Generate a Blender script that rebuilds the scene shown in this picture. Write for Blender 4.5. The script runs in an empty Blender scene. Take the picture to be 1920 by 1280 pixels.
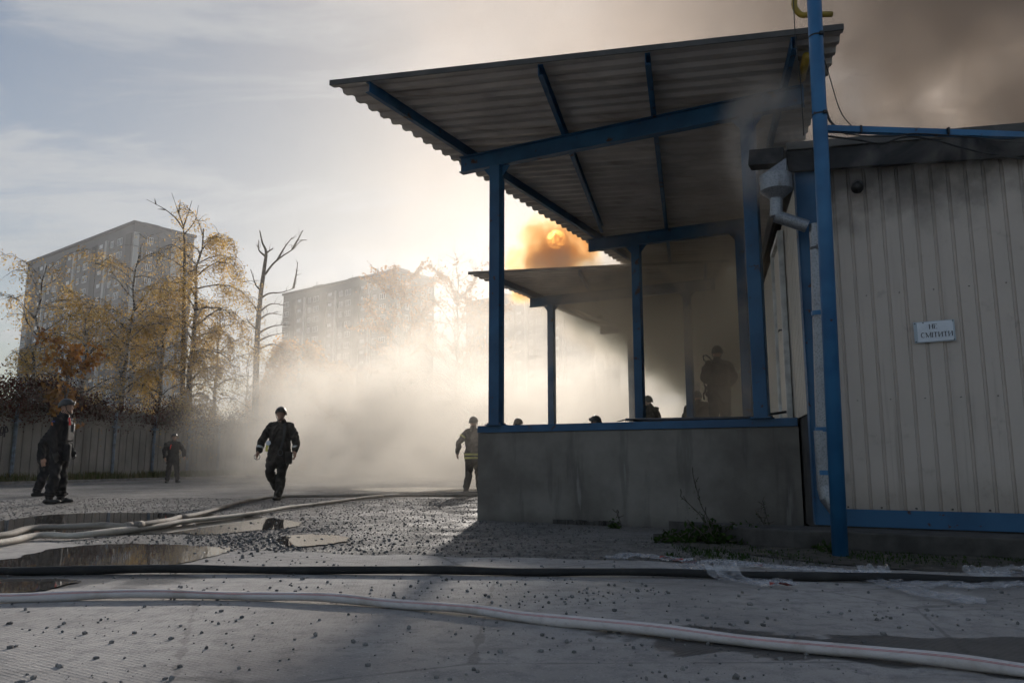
import bpy, bmesh, math, random
import numpy as np
from mathutils import Vector, Matrix, kdtree
R = math.radians
PI = math.pi
random.seed(7); rng = np.random.default_rng(7)
scene = bpy.context.scene
C = scene.collection

# ------------------------------------------------------------------ camera
F = 1450.0; PITCH = math.atan2(228.0, F); CAMZ = 0.70
cam_d = bpy.data.cameras.new('camera'); cam = bpy.data.objects.new('camera', cam_d); C.objects.link(cam)
cam_d.sensor_width = 36.0; cam_d.lens = F/1920*36.0; cam_d.clip_start = 0.05; cam_d.clip_end = 4000
cam.location = (0, 0, CAMZ); cam.rotation_euler = (PI/2 + PITCH, 0, 0)
scene.camera = cam
# ------------------------------------------------------------------ light
SUN_AZ, SUN_EL = R(3.4), R(16.4)             # azimuth from +Y towards +X
SDIR = Vector((math.sin(SUN_AZ)*math.cos(SUN_EL), math.cos(SUN_AZ)*math.cos(SUN_EL), math.sin(SUN_EL)))
SKY_STRENGTH = 0.060
SUN_STRENGTH = 5.0
EXPOSURE = 0.6
sun_d = bpy.data.lights.new('sun', 'SUN'); sun_d.energy = SUN_STRENGTH; sun_d.angle = R(2.2); sun_d.color = (1.0, 0.93, 0.85)
sun = bpy.data.objects.new('sun', sun_d); C.objects.link(sun)
sun.location = (0, 0, 60); sun.rotation_euler = (-SDIR).to_track_quat('-Z', 'Y').to_euler()

scene.view_settings.view_transform = 'Standard'; scene.view_settings.look = 'None'
scene.view_settings.gamma = 1.0; scene.view_settings.use_curve_mapping = False
scene.view_settings.exposure = EXPOSURE
scene.render.engine = 'CYCLES'
cy = scene.cycles
cy.use_denoising = True; cy.use_adaptive_sampling = True; cy.adaptive_threshold = 0.045; cy.adaptive_min_samples = 16
cy.max_bounces = 6; cy.diffuse_bounces = 3; cy.glossy_bounces = 3; cy.transmission_bounces = 4
cy.transparent_max_bounces = 16; cy.volume_bounces = 2; cy.sample_clamp_indirect = 6.0
cy.caustics_reflective = False; cy.caustics_refractive = False
cy.volume_step_rate = 1.0; cy.volume_max_steps = 96

# ------------------------------------------------------------------ node helper
class E:
    """a socket with arithmetic"""
    def __init__(s, nt, v): s.nt, s.v = nt, v
    def _m(s, op, *a, clamp=False):
        n = s.nt.nodes.new('ShaderNodeMath'); n.operation = op; n.use_clamp = clamp
        for i, x in enumerate((s,) + a):
            x = x.v if isinstance(x, E) else x
            if isinstance(x, (int, float)): n.inputs[i].default_value = x
            else: s.nt.links.new(x, n.inputs[i])
        return E(s.nt, n.outputs[0])
    def __add__(s, o): return s._m('ADD', o)
    __radd__ = __add__
    def __sub__(s, o): return s._m('SUBTRACT', o)
    def __rsub__(s, o): return E(s.nt, float(o))._m('SUBTRACT', s)
    def __mul__(s, o): return s._m('MULTIPLY', o)
    __rmul__ = __mul__
    def __truediv__(s, o): return s._m('DIVIDE', o)
    def pow(s, o): return s._m('POWER', o)
    def max(s, o): return s._m('MAXIMUM', o)
    def min(s, o): return s._m('MINIMUM', o)
    def abs(s): return s._m('ABSOLUTE')
    def exp(s): return s._m('EXPONENT')
    def ss(s, a, b, lo=0.0, hi=1.0):
        n = s.nt.nodes.new('ShaderNodeMapRange'); n.interpolation_type = 'SMOOTHSTEP'
        s.nt.links.new(s.v, n.inputs[0])
        for i, x in enumerate((a, b, lo, hi)): n.inputs[i+1].default_value = x
        return E(s.nt, n.outputs[0])
    def lin(s, a, b, lo=0.0, hi=1.0):
        n = s.nt.nodes.new('ShaderNodeMapRange'); n.clamp = True
        s.nt.links.new(s.v, n.inputs[0])
        for i, x in enumerate((a, b, lo, hi)): n.inputs[i+1].default_value = x
        return E(s.nt, n.outputs[0])
def setin(nt, sock, x):
    x = x.v if isinstance(x, E) else x
    if isinstance(x, bpy.types.NodeSocket): nt.links.new(x, sock)
    else:
        if isinstance(x, (tuple, list)) and sock.type == 'RGBA' and len(x) == 3: x = tuple(x) + (1,)
        sock.default_value = x
def noise(nt, vec, scale, detail=3, rough=0.55, dist=0.0, w=None):
    n = nt.nodes.new('ShaderNodeTexNoise'); n.inputs['Scale'].default_value = scale
    n.inputs['Detail'].default_value = detail; n.inputs['Roughness'].default_value = rough; n.inputs['Distortion'].default_value = dist
    if vec is not None: setin(nt, n.inputs['Vector'], vec)
    return E(nt, n.outputs['Fac'])
def voro(nt, vec, scale, feature='F1'):
    n = nt.nodes.new('ShaderNodeTexVoronoi'); n.feature = feature; n.inputs['Scale'].default_value = scale
    if vec is not None: setin(nt, n.inputs['Vector'], vec)
    return E(nt, n.outputs['Distance'])
def mixc(nt, fac, a, b):
    n = nt.nodes.new('ShaderNodeMix'); n.data_type = 'RGBA'
    setin(nt, n.inputs[0], fac); setin(nt, n.inputs[6], a); setin(nt, n.inputs[7], b)
    return E(nt, n.outputs[2])
def mapping(nt, vec, scale=(1, 1, 1), loc=(0, 0, 0), rot=(0, 0, 0)):
    n = nt.nodes.new('ShaderNodeMapping'); setin(nt, n.inputs[0], vec)
    n.inputs['Scale'].default_value = scale; n.inputs['Location'].default_value = loc; n.inputs['Rotation'].default_value = rot
    return E(nt, n.outputs[0])
def geo_pos(nt): return E(nt, nt.nodes.new('ShaderNodeNewGeometry').outputs['Position'])
def obj_pos(nt): return E(nt, nt.nodes.new('ShaderNodeTexCoord').outputs['Object'])
def sep(nt, v):
    n = nt.nodes.new('ShaderNodeSeparateXYZ'); setin(nt, n.inputs[0], v)
    return [E(nt, n.outputs[i]) for i in range(3)]
def island(nt): return E(nt, nt.nodes.new('ShaderNodeNewGeometry').outputs['Random Per Island'])
def newmat(name):
    m = bpy.data.materials.new(name); m.use_nodes = True; nt = m.node_tree; nt.nodes.clear()
    out = nt.nodes.new('ShaderNodeOutputMaterial'); return m, nt, out
def pbsdf(nt, out, color, rough=0.6, metal=0.0, spec=0.5, bump=None, bstr=0.3, bdist=0.02, **kw):
    b = nt.nodes.new('ShaderNodeBsdfPrincipled')
    setin(nt, b.inputs['Base Color'], color); setin(nt, b.inputs['Roughness'], rough); setin(nt, b.inputs['Metallic'], metal)
    setin(nt, b.inputs['Specular IOR Level'], spec)
    for k, v in kw.items(): setin(nt, b.inputs[k.replace('_', ' ')], v)
    if bump is not None:
        n = nt.nodes.new('ShaderNodeBump'); n.inputs['Strength'].default_value = bstr; n.inputs['Distance'].default_value = bdist
        setin(nt, n.inputs['Height'], bump); nt.links.new(n.outputs[0], b.inputs['Normal'])
    nt.links.new(b.outputs[0], out.inputs['Surface']); return b
def mul3(c, k): return tuple(min(1, x*k) for x in c)
def simple(name, col, rough=0.6, metal=0.0, var=0.25, scale=6.0, spec=0.5, bstr=0.15, bscale=60, use_obj=False):
    m, nt, out = newmat(name)
    p = obj_pos(nt) if use_obj else geo_pos(nt)
    n = noise(nt, p, scale, 4)
    c = mixc(nt, n.ss(0.3, 0.7), mul3(col, 1-var), mul3(col, 1+var))
    pbsdf(nt, out, c, n.lin(0.2, 0.8, max(0.02, rough-0.1), min(1, rough+0.1)), metal, spec, noise(nt, p, bscale, 3), bstr, 0.005)
    return m

# ------------------------------------------------------------------ world: nishita + thin cirrus + the sun's disc
world = bpy.data.worlds.new('World'); scene.world = world; world.use_nodes = True
wt = world.node_tree; wt.nodes.clear()
wo = wt.nodes.new('ShaderNodeOutputWorld'); bg = wt.nodes.new('ShaderNodeBackground')
sky = wt.nodes.new('ShaderNodeTexSky'); sky.sky_type = 'NISHITA'; sky.sun_disc = False
sky.sun_elevation = SUN_EL; sky.sun_rotation = SUN_AZ
sky.air_density = 1.0; sky.dust_density = 1.0; sky.ozone_density = 1.2; sky.altitude = 150
tc = E(wt, wt.nodes.new('ShaderNodeTexCoord').outputs['Generated'])
dx, dy, dz = sep(wt, tc)
# project on a cloud plane so that streaks flatten towards the horizon
den = dz.max(0.03) + 0.10
cx = wt.nodes.new('ShaderNodeCombineXYZ')
setin(wt, cx.inputs[0], dx/den); setin(wt, cx.inputs[1], dy/den)
cvec = mapping(wt, E(wt, cx.outputs[0]), (0.8, 2.0, 1), (3.1, 1.7, 0), (0, 0, R(24)))
c1 = noise(wt, cvec, 1.25, 7, 0.62, 0.6); c2 = noise(wt, cvec, 0.55, 3, 0.5, 0.3)
cl = (c1*0.80 + c2*0.40).ss(0.56, 0.69)
dotn = wt.nodes.new('ShaderNodeVectorMath'); dotn.operation = 'DOT_PRODUCT'
setin(wt, dotn.inputs[0], tc); dotn.inputs[1].default_value = SDIR
dd = E(wt, dotn.outputs['Value'])
glow = dd.max(0.0).pow(22.0)
clcol = mixc(wt, glow, (5.5, 5.6, 5.75), (7.8, 7.8, 7.8))
lum = wt.nodes.new('ShaderNodeRGBToBW'); wt.links.new(sky.outputs[0], lum.inputs[0])
comp = 1.12/(E(wt, lum.outputs[0])*0.055 + 1.0) if False else (E(wt, lum.outputs[0])*0.15 + 1.0).pow(-1.0)*1.48
sc_ = wt.nodes.new('ShaderNodeVectorMath'); sc_.operation = 'SCALE'; wt.links.new(sky.outputs[0], sc_.inputs[0]); setin(wt, sc_.inputs['Scale'], comp)
base = mixc(wt, dd.max(0.0).pow(6.0)*0.75, E(wt, sc_.outputs[0]), E(wt, lum.outputs[0])*comp)
base = mixc(wt, cl*0.66, base, clcol)
base = mixc(wt, dd.max(0.0).pow(240.0)*0.85, base, (11.5, 11.5, 11.5))
disc = dd.ss(math.cos(R(0.80)), math.cos(R(0.40)))
tot = mixc(wt, disc, base, (1100.0, 880.0, 560.0))
setin(wt, bg.inputs['Color'], tot); bg.inputs['Strength'].default_value = SKY_STRENGTH
wt.links.new(bg.outputs[0], wo.inputs[0])

# ------------------------------------------------------------------ layout helpers
def ray(x, y):
    u = (x-960)/F; v = (640-y)/F; c, s = math.cos(PITCH), math.sin(PITCH)
    return Vector((u, c - v*s, s + v*c))
def G(x, y, z=0.0):
    d = ray(x, y); t = (z-CAMZ)/d.z; return Vector((d.x*t, d.y*t, z))
def AY(x, y, Y):
    d = ray(x, y); t = Y/d.y; return Vector((d.x*t, Y, CAMZ + d.z*t))

# ------------------------------------------------------------------ mesh helpers
class MB:
    def __init__(s): s.v = []; s.f = []; s.m = []
    def add(s, vs, fs, mi=0):
        o = len(s.v); s.v += [tuple(v) for v in vs]; s.f += [tuple(i+o for i in f) for f in fs]; s.m += [mi]*len(fs); return s
    def hexa(s, p, mi=0):   # 8 corners: bottom 4 ccw, top 4 ccw
        return s.add(p, [(0, 3, 2, 1), (4, 5, 6, 7), (0, 1, 5, 4), (1, 2, 6, 5), (2, 3, 7, 6), (3, 0, 4, 7)], mi)
    def box(s, c, d, yaw=0.0, mi=0):
        hx, hy, hz = d[0]/2, d[1]/2, d[2]/2; ca, sa = math.cos(yaw), math.sin(yaw); P = []
        for z in (-hz, hz):
            for x, y in ((-hx, -hy), (hx, -hy), (hx, hy), (-hx, hy)):
                P.append((c[0]+x*ca-y*sa, c[1]+x*sa+y*ca, c[2]+z))
        return s.hexa(P, mi)
    def beam(s, a, b, w, h, up=(0, 0, 1), mi=0):
        a, b = Vector(a), Vector(b); t = (b-a).normalized(); sd = t.cross(Vector(up)).normalized(); u = sd.cross(t)
        P = []
        for q in (-h/2, h/2):
            P += [a - sd*w/2 + u*q, a + sd*w/2 + u*q, b + sd*w/2 + u*q, b - sd*w/2 + u*q]
        return s.hexa(P, mi)
    def channel(s, a, b, w, h, t=0.012, up=(0, 0, 1), side=1, mi=0):  # C section: web + two flanges
        a, b = Vector(a), Vector(b); d = (b-a).normalized(); sd = d.cross(Vector(up)).normalized()*side; u = Vector(up)
        s.beam(a - sd*(w/2-t/2), b - sd*(w/2-t/2), t, h, up, mi)
        for q in (-1, 1):
            o = u*(q*(h/2-t/2-0.001)) + sd*(t/2)
            s.beam(a+o, b+o, w-t, t, up, mi)
        return s
    def ibeam(s, a, b, w, h, t=0.012, mi=0):
        a, b = Vector(a), Vector(b); u = Vector((0, 0, 1))
        s.beam(a, b, t, h-2*t, mi=mi)
        for q in (-1, 1): s.beam(a+u*q*(h/2-t/2), b+u*q*(h/2-t/2), w, t, mi=mi)
        return s
    def tube(s, pts, rad, n=8, mi=0, cap=True, flat=1.0):
        pts = [Vector(p) for p in pts]; k = len(pts)
        if not isinstance(rad, (list, tuple)): rad = [rad]*k
        o = len(s.v); prev = None
        for i, p in enumerate(pts):
            t = (pts[min(i+1, k-1)] - pts[max(i-1, 0)]).normalized()
            if prev is None:
                ref = Vector((0, 0, 1)) if abs(t.z) < 0.9 else Vector((1, 0, 0))
                x = t.cross(ref).normalized()
            else:
                x = (prev - t*prev.dot(t)).normalized()
            prev = x; y = x.cross(t)
            for j in range(n):
                a = 2*PI*j/n; s.v.append(tuple(p + (x*math.cos(a) + y*math.sin(a)*flat)*rad[i]))
        for i in range(k-1):
            for j in range(n):
                a, b = o+i*n+j, o+i*n+(j+1) % n
                s.f.append((a, b, b+n, a+n)); s.m.append(mi)
        if cap:
            s.f.append(tuple(o+j for j in range(n))[::-1]); s.m.append(mi)
            s.f.append(tuple(o+(k-1)*n+j for j in range(n))); s.m.append(mi)
        return s
    def prism(s, poly, z0, z1, mi=0):
        n = len(poly); vs = [(x, y, z0) for x, y in poly] + [(x, y, z1) for x, y in poly]
        fs = [tuple(range(n))[::-1], tuple(range(n, 2*n))] + [(i, (i+1) % n, n+(i+1) % n, n+i) for i in range(n)]
        return s.add(vs, fs, mi)
    def build(s, name, mat, parent=None, smooth=False, bevel=0.0):
        me = bpy.data.meshes.new(name); me.from_pydata(s.v, [], s.f)
        mats = mat if isinstance(mat, (list, tuple)) else [mat]
        for m in mats: me.materials.append(m)
        if len(mats) > 1: me.polygons.foreach_set('material_index', s.m)
        if smooth: me.polygons.foreach_set('use_smooth', [True]*len(me.polygons))
        me.update()
        o = bpy.data.objects.new(name, me); C.objects.link(o)
        if parent is not None: o.parent = parent
        if bevel:
            b = o.modifiers.new('bevel', 'BEVEL'); b.width = bevel; b.segments = 2; b.limit_method = 'ANGLE'; b.angle_limit = R(40)
        return o
def tag(o, label=None, cat=None, group=None, kind=None):
    if label: o['label'] = label
    if cat: o['category'] = cat
    if group: o['group'] = group
    if kind: o['kind'] = kind
    return o
def empty(name, loc=(0, 0, 0), rz=0.0):
    o = bpy.data.objects.new(name, None); C.objects.link(o); o.location = loc; o.rotation_euler = (0, 0, rz); o.empty_display_size = 0.2; return o
def child(me, name, parent, loc=(0, 0, 0), rot=(0, 0, 0), scale=(1, 1, 1)):
    o = bpy.data.objects.new(name, me); C.objects.link(o); o.parent = parent; o.location = loc; o.rotation_euler = rot; o.scale = scale; return o
def catmull(pts, n=6):
    pts = [Vector(p) for p in pts]; out = []
    P = [pts[0]*2-pts[1]] + pts + [pts[-1]*2-pts[-2]]
    for i in range(1, len(P)-2):
        for k in range(n):
            t = k/n; a, b, c, d = P[i-1], P[i], P[i+1], P[i+2]
            out.append(0.5*((2*b) + (c-a)*t + (2*a-5*b+4*c-d)*t*t + (3*b-a-3*c+d)*t**3))
    out.append(pts[-1]); return out
def catmull_closed(pts, n=6):
    pts = [Vector(p) for p in pts]; k = len(pts); out = []
    for i in range(k):
        a, b, c, d = pts[i-1], pts[i], pts[(i+1) % k], pts[(i+2) % k]
        for q in range(n):
            t = q/n; out.append(0.5*((2*b) + (c-a)*t + (2*a-5*b+4*c-d)*t*t + (3*b-a-3*c+d)*t**3))
    return out
def quads(name, cen, nrm, size, asp, mat, parent=None, roll=None):
    """leaf-like faces: folded diamonds of two triangles"""
    n = len(cen); cen = np.asarray(cen); nrm = np.asarray(nrm); nrm = nrm/np.maximum(1e-6, np.linalg.norm(nrm, axis=1))[:, None]
    ref = rng.normal(size=(n, 3)); a = np.cross(nrm, ref); a /= np.maximum(1e-6, np.linalg.norm(a, axis=1))[:, None]; b = np.cross(nrm, a)
    size = np.asarray(size)[:, None]
    v = np.empty((n, 4, 3)); fold = nrm*size*0.18
    v[:, 0] = cen - a*size; v[:, 1] = cen + b*size*asp + fold; v[:, 2] = cen + a*size; v[:, 3] = cen - b*size*asp + fold
    me = bpy.data.meshes.new(name); me.vertices.add(4*n); me.vertices.foreach_set('co', v.reshape(-1))
    idx = np.arange(4*n, dtype=np.int32).reshape(n, 4)
    tri = np.concatenate([idx[:, [0, 1, 2]], idx[:, [0, 2, 3]]], 1).reshape(-1)
    me.loops.add(6*n); me.loops.foreach_set('vertex_index', tri); me.polygons.add(2*n)
    me.polygons.foreach_set('loop_start', np.arange(0, 6*n, 3, dtype=np.int32))
    me.materials.append(mat); me.update(calc_edges=True); me.validate()
    o = bpy.data.objects.new(name, me); C.objects.link(o)
    if parent is not None: o.parent = parent
    return o
# ------------------------------------------------------------------ materials
def mat_ground():
    m, nt, out = newmat('ground_gravel'); p = geo_pos(nt)
    n1 = noise(nt, p, 0.35, 4); n2 = noise(nt, p, 5.0, 6, 0.7); v = voro(nt, p, 30.0); v2 = voro(nt, p, 75.0); n3 = noise(nt, p, 1.6, 3)
    a = mixc(nt, n2.ss(0.35, 0.68), (0.105, 0.098, 0.091), (0.25, 0.235, 0.218))
    b = mixc(nt, n1.ss(0.40, 0.62), a, mixc(nt, n2, (0.165, 0.155, 0.145), (0.32, 0.30, 0.28)))
    c = mixc(nt, v.ss(0.12, 0.5), mixc(nt, 0.45, b, (0.03, 0.03, 0.03)), b)
    h = v*0.7 + v2*0.4 + n2*0.9
    pbsdf(nt, out, c, n3.lin(0.35, 0.65, 0.55, 0.95), 0, 0.4, h, 0.9, 0.035); return m
def mat_concrete_road():
    m, nt, out = newmat('road_concrete'); p = geo_pos(nt)
    px_, py_, pz_ = sep(nt, p)
    n1 = noise(nt, p, 0.8, 5, 0.6); n2 = noise(nt, p, 9.0, 6, 0.7); n3 = noise(nt, p, 120.0, 3, 0.6)
    mp = mapping(nt, p, (9.0, 24.0, 1), rot=(0, 0, R(-14))); n4 = noise(nt, mp, 1.0, 2)
    # pressed diamond grip pattern, worn away in places
    w = nt.nodes.new('ShaderNodeTexWave'); w.inputs['Scale'].default_value = 11.0; w.inputs['Distortion'].default_value = 1.6; w.inputs['Detail'].default_value = 2
    setin(nt, w.inputs['Vector'], mapping(nt, p, (1, 1.5, 1), rot=(0, 0, R(38))))
    w2 = nt.nodes.new('ShaderNodeTexWave'); w2.inputs['Scale'].default_value = 11.0; w2.inputs['Distortion'].default_value = 1.6; w2.inputs['Detail'].default_value = 2
    setin(nt, w2.inputs['Vector'], mapping(nt, p, (1, 1.5, 1), rot=(0, 0, R(-48))))
    wav = E(nt, w.outputs['Fac']).max(E(nt, w2.outputs['Fac']))
    dry = mixc(nt, n1.ss(0.35, 0.68), (0.307, 0.287, 0.270), (0.427, 0.402, 0.380))
    dry = mixc(nt, n2.ss(0.42, 0.75), dry, (0.22, 0.213, 0.207))
    sp = voro(nt, p, 95.0); sp2 = voro(nt, p, 42.0)
    dry = mixc(nt, (1.0-sp.ss(0.12, 0.34))*n2.ss(0.3, 0.6)*0.75, dry, (0.14, 0.135, 0.13))
    dry = mixc(nt, (1.0-sp2.ss(0.10, 0.22))*0.6, dry, (0.45, 0.44, 0.43))
    # cracks and dirt drifts
    ck = voro(nt, mapping(nt, p + 0.0 if False else p, (0.45, 0.6, 1)), 1.0, 'DISTANCE_TO_EDGE') + (noise(nt, p, 6.0, 4)-0.5)*0.03
    dry = mixc(nt, (1.0-ck.ss(0.001, 0.006))*0.4, dry, (0.07, 0.066, 0.062))
    dd_ = noise(nt, mapping(nt, p, (0.5, 2.2, 1), rot=(0, 0, R(-12))), 1.3, 5, 0.65)
    dry = mixc(nt, dd_.ss(0.54, 0.70)*0.55, dry, (0.16, 0.15, 0.14))
    # the wet patch by the white hose and the damp edge of the puddles
    e = noise(nt, p, 2.2, 4)
    wx = (px_ - 2.0)/1.75; wy = (py_ - 3.02 + (px_-1.6)*0.24)/0.36
    r2 = wx*wx + wy*wy + (e-0.5)*2.4
    wet1 = 1.0 - r2.ss(0.72, 0.86)
    qx = (px_ + 3.6)/1.7; qy = (py_ - 4.85)/0.55
    wet2 = 1.0 - (qx*qx + qy*qy + (e-0.5)*2.0).ss(0.7, 1.0)
    wet = wet1.max(wet2)
    col = mixc(nt, wet, dry, mixc(nt, 0.72, dry, (0.018, 0.017, 0.016)))
    ro = wet.lin(0, 1, 0.9, 0.42)
    pbsdf(nt, out, col, ro, 0, 0.35, n2*0.35 + n3*0.35 + wav*0.22 + n4*0.4, 0.55, 0.012); return m
def mat_water():
    m, nt, out = newmat('puddle_water'); p = geo_pos(nt)
    n = noise(nt, p, 3.0, 3)
    c = mixc(nt, n.ss(0.35, 0.7), (0.075, 0.070, 0.064), (0.11, 0.102, 0.094))
    pbsdf(nt, out, c, 0.03, 0, 0.6, noise(nt, p, 7.0, 2), 0.02, 0.01); return m
def mat_blue(name='blue_paint', k=1.0, wear=0.62):
    m, nt, out = newmat(name); p = geo_pos(nt)
    n = noise(nt, p, 7.0, 6, 0.65); n2 = noise(nt, p, 2.0, 3)
    c = mixc(nt, n2.ss(0.35, 0.65), (0.014*k, 0.080*k, 0.185*k), (0.026*k, 0.125*k, 0.265*k))
    c = mixc(nt, n.ss(wear, wear+0.05), c, (0.055, 0.022, 0.012))
    pbsdf(nt, out, c, n.lin(0.3, 0.7, 0.38, 0.6), 0, 0.45, n, 0.12, 0.004); return m
def mat_siding(name, col, soot=True):
    m, nt, out = newmat(name); p = geo_pos(nt); px_, py_, pz_ = sep(nt, p)
    st = noise(nt, mapping(nt, p, (16, 16, 0.7)), 1.0, 5, 0.6); n = noise(nt, p, 2.0, 4)
    c = mixc(nt, n.ss(0.3, 0.7), mul3(col, 0.92), col)
    c = mixc(nt, st.ss(0.55, 0.85)*0.55, c, (0.20, 0.16, 0.125))
    bl = noise(nt, p, 5.0, 5, 0.7); c = mixc(nt, bl.ss(0.58, 0.72)*0.35, c, (0.23, 0.20, 0.175))
    if soot:   # soot blown out under the eave
        s = (pz_ + noise(nt, p, 3.0, 4)*0.9).ss(3.15, 3.75)
        c = mixc(nt, s*0.85, c, (0.03, 0.026, 0.023))
        d = (pz_ - noise(nt, p, 5.0, 3)*0.3).ss(0.05, 0.55)
        c = mixc(nt, (1.0-d)*0.5, c, (0.19, 0.155, 0.12))
    pbsdf(nt, out, c, n.lin(0.3, 0.7, 0.4, 0.6), 0, 0.4, n, 0.35, 0.03); return m
def mat_dock():
    m, nt, out = newmat('dock_concrete'); p = geo_pos(nt); px_, py_, pz_ = sep(nt, p)
    st = noise(nt, mapping(nt, p, (4.5, 4.5, 0.5)), 1.0, 5, 0.6); n = noise(nt, p, 1.4, 5, 0.6); n2 = noise(nt, p, 14.0, 5, 0.7)
    c = mixc(nt, n.ss(0.3, 0.7), (0.142, 0.131, 0.118), (0.24, 0.225, 0.203))
    c = mixc(nt, st.ss(0.54, 0.64)*0.4, c, (0.085, 0.08, 0.076))
    c = mixc(nt, st.ss(0.64, 0.70)*0.45, c, (0.33, 0.32, 0.30))
    c = mixc(nt, n2.ss(0.6, 0.8)*0.5, c, (0.09, 0.085, 0.08))
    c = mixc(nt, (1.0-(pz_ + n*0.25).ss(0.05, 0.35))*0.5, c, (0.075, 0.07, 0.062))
    pbsdf(nt, out, c, 0.9, 0, 0.25, n2*0.6 + noise(nt, p, 60.0, 3)*0.3, 0.6, 0.01); return m
def mat_sheet():
    m, nt, out = newmat('canopy_sheet'); p = geo_pos(nt)
    st = noise(nt, mapping(nt, p, (0.5, 9, 3), rot=(0, 0, R(13.5))), 1.0, 4); n = noise(nt, p, 1.1, 4)
    c = mixc(nt, n.ss(0.3, 0.7), (0.38, 0.355, 0.335), (0.54, 0.51, 0.475))
    c = mixc(nt, st.ss(0.5, 0.75)*0.6, c, (0.19, 0.155, 0.12))
    pbsdf(nt, out, c, 0.5, 0.25, 0.4, n, 0.05, 0.01); return m
def mat_galv():
    m, nt, out = newmat('galvanised'); p = geo_pos(nt)
    v = voro(nt, p, 60.0); n = noise(nt, p, 9.0, 4)
    c = mixc(nt, v.ss(0.1, 0.6), (0.19, 0.205, 0.225), (0.29, 0.305, 0.33))
    c = mixc(nt, n.ss(0.55, 0.8)*0.6, c, (0.15, 0.14, 0.14))
    pbsdf(nt, out, c, n.lin(0.3, 0.7, 0.35, 0.6), 0.65, 0.5, n, 0.05, 0.004); return m
def mat_leaf(name, cols, transl=0.6):
    m, nt, out = newmat(name); r = island(nt)
    ramp = nt.nodes.new('ShaderNodeValToRGB'); cr = ramp.color_ramp
    while len(cr.elements) < len(cols): cr.elements.new(0.5)
    for i, c in enumerate(cols): cr.elements[i].position = i/(len(cols)-1); cr.elements[i].color = tuple(c) + (1,)
    setin(nt, ramp.inputs[0], r); col = E(nt, ramp.outputs[0])
    d = nt.nodes.new('ShaderNodeBsdfDiffuse'); t = nt.nodes.new('ShaderNodeBsdfTranslucent'); mx = nt.nodes.new('ShaderNodeMixShader')
    setin(nt, d.inputs[0], col); setin(nt, t.inputs[0], col); mx.inputs[0].default_value = transl
    nt.links.new(d.outputs[0], mx.inputs[1]); nt.links.new(t.outputs[0], mx.inputs[2]); nt.links.new(mx.outputs[0], out.inputs[0]); return m
def mat_hose(name, col, dirt, dirtamt=0.5, stripe=False):
    m, nt, out = newmat(name); p = geo_pos(nt); n = noise(nt, p, 5.0, 5, 0.65); n2 = noise(nt, p, 1.5, 3)
    c = mixc(nt, n.ss(0.45, 0.75)*dirtamt, col, dirt); c = mixc(nt, n2.ss(0.5, 0.8)*dirtamt, c, dirt)
    n4 = noise(nt, mapping(nt, p, (6, 60, 60)), 1.0, 3)
    c = mixc(nt, n4.ss(0.5, 0.75)*0.35, c, mul3(col, 0.5))
    pbsdf(nt, out, c, 0.8, 0, 0.3, noise(nt, p, 160.0, 2)*0.6 + n*0.8, 0.5, 0.004); return m
def mat_film():
    m, nt, out = newmat('plastic_film'); p = geo_pos(nt); n = noise(nt, p, 18.0, 4, 0.6)
    g = nt.nodes.new('ShaderNodeBsdfPrincipled'); g.inputs['Base Color'].default_value = (0.75, 0.75, 0.78, 1); g.inputs['Roughness'].default_value = 0.22
    t = nt.nodes.new('ShaderNodeBsdfTransparent'); mx = nt.nodes.new('ShaderNodeMixShader')
    setin(nt, mx.inputs[0], n.lin(0.3, 0.7, 0.10, 0.42)); nt.links.new(t.outputs[0], mx.inputs[1]); nt.links.new(g.outputs[0], mx.inputs[2])
    bp = nt.nodes.new('ShaderNodeBump'); bp.inputs['Strength'].default_value = 0.6; bp.inputs['Distance'].default_value = 0.01
    setin(nt, bp.inputs['Height'], noise(nt, p, 40.0, 3)); nt.links.new(bp.outputs[0], g.inputs['Normal'])
    nt.links.new(mx.outputs[0], out.inputs[0]); return m
def mat_cloth(name, col, var=0.3):
    m, nt, out = newmat(name); p = geo_pos(nt); n = noise(nt, p, 9.0, 4); n2 = noise(nt, p, 260.0, 2)
    c = mixc(nt, n.ss(0.3, 0.7), mul3(col, 1-var), mul3(col, 1+var))
    pbsdf(nt, out, c, 0.85, 0, 0.25, n*1.0 + n2*0.15, 0.5, 0.02); return m
M = {}
M['ground'] = mat_ground(); M['road'] = mat_concrete_road(); M['water'] = mat_water()
M['blue'] = mat_blue('blue_paint', 0.80, 0.61); M['bluepole'] = mat_blue('blue_pole_paint', 1.25, 0.645); M['siding'] = mat_siding('siding_white', (0.52, 0.455, 0.405))
M['siding2'] = mat_siding('siding_side', (0.58, 0.53, 0.46), False)
M['dock'] = mat_dock(); M['sheet'] = mat_sheet(); M['galv'] = mat_galv()
M['soot'] = simple('sooted_metal', (0.012, 0.0125, 0.015), 0.7)
M['roofgrey'] = simple('roof_edge', (0.07, 0.067, 0.064), 0.6)
M['apron'] = simple('apron_concrete', (0.16, 0.155, 0.145), 0.9, var=0.35, scale=4, bstr=0.6)
M['plinth'] = simple('plinth_concrete', (0.06, 0.056, 0.052), 0.95, var=0.4, scale=5, bstr=0.7)
M['black'] = simple('black_plastic', (0.014, 0.014, 0.015), 0.5)
M['steel'] = simple('dark_steel', (0.10, 0.10, 0.11), 0.45, 0.7)
M['yellow'] = simple('yellow_paint', (0.34, 0.235, 0.03), 0.5)
M['white'] = simple('white_plastic', (0.62, 0.62, 0.60), 0.5)
M['paper'] = simple('sign_paper', (0.62, 0.66, 0.72), 0.45, var=0.08)
M['sleeve'] = simple('sign_sleeve', (0.36, 0.42, 0.48), 0.3, var=0.12)
M['ink'] = simple('sign_ink', (0.012, 0.012, 0.018), 0.6)
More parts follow.
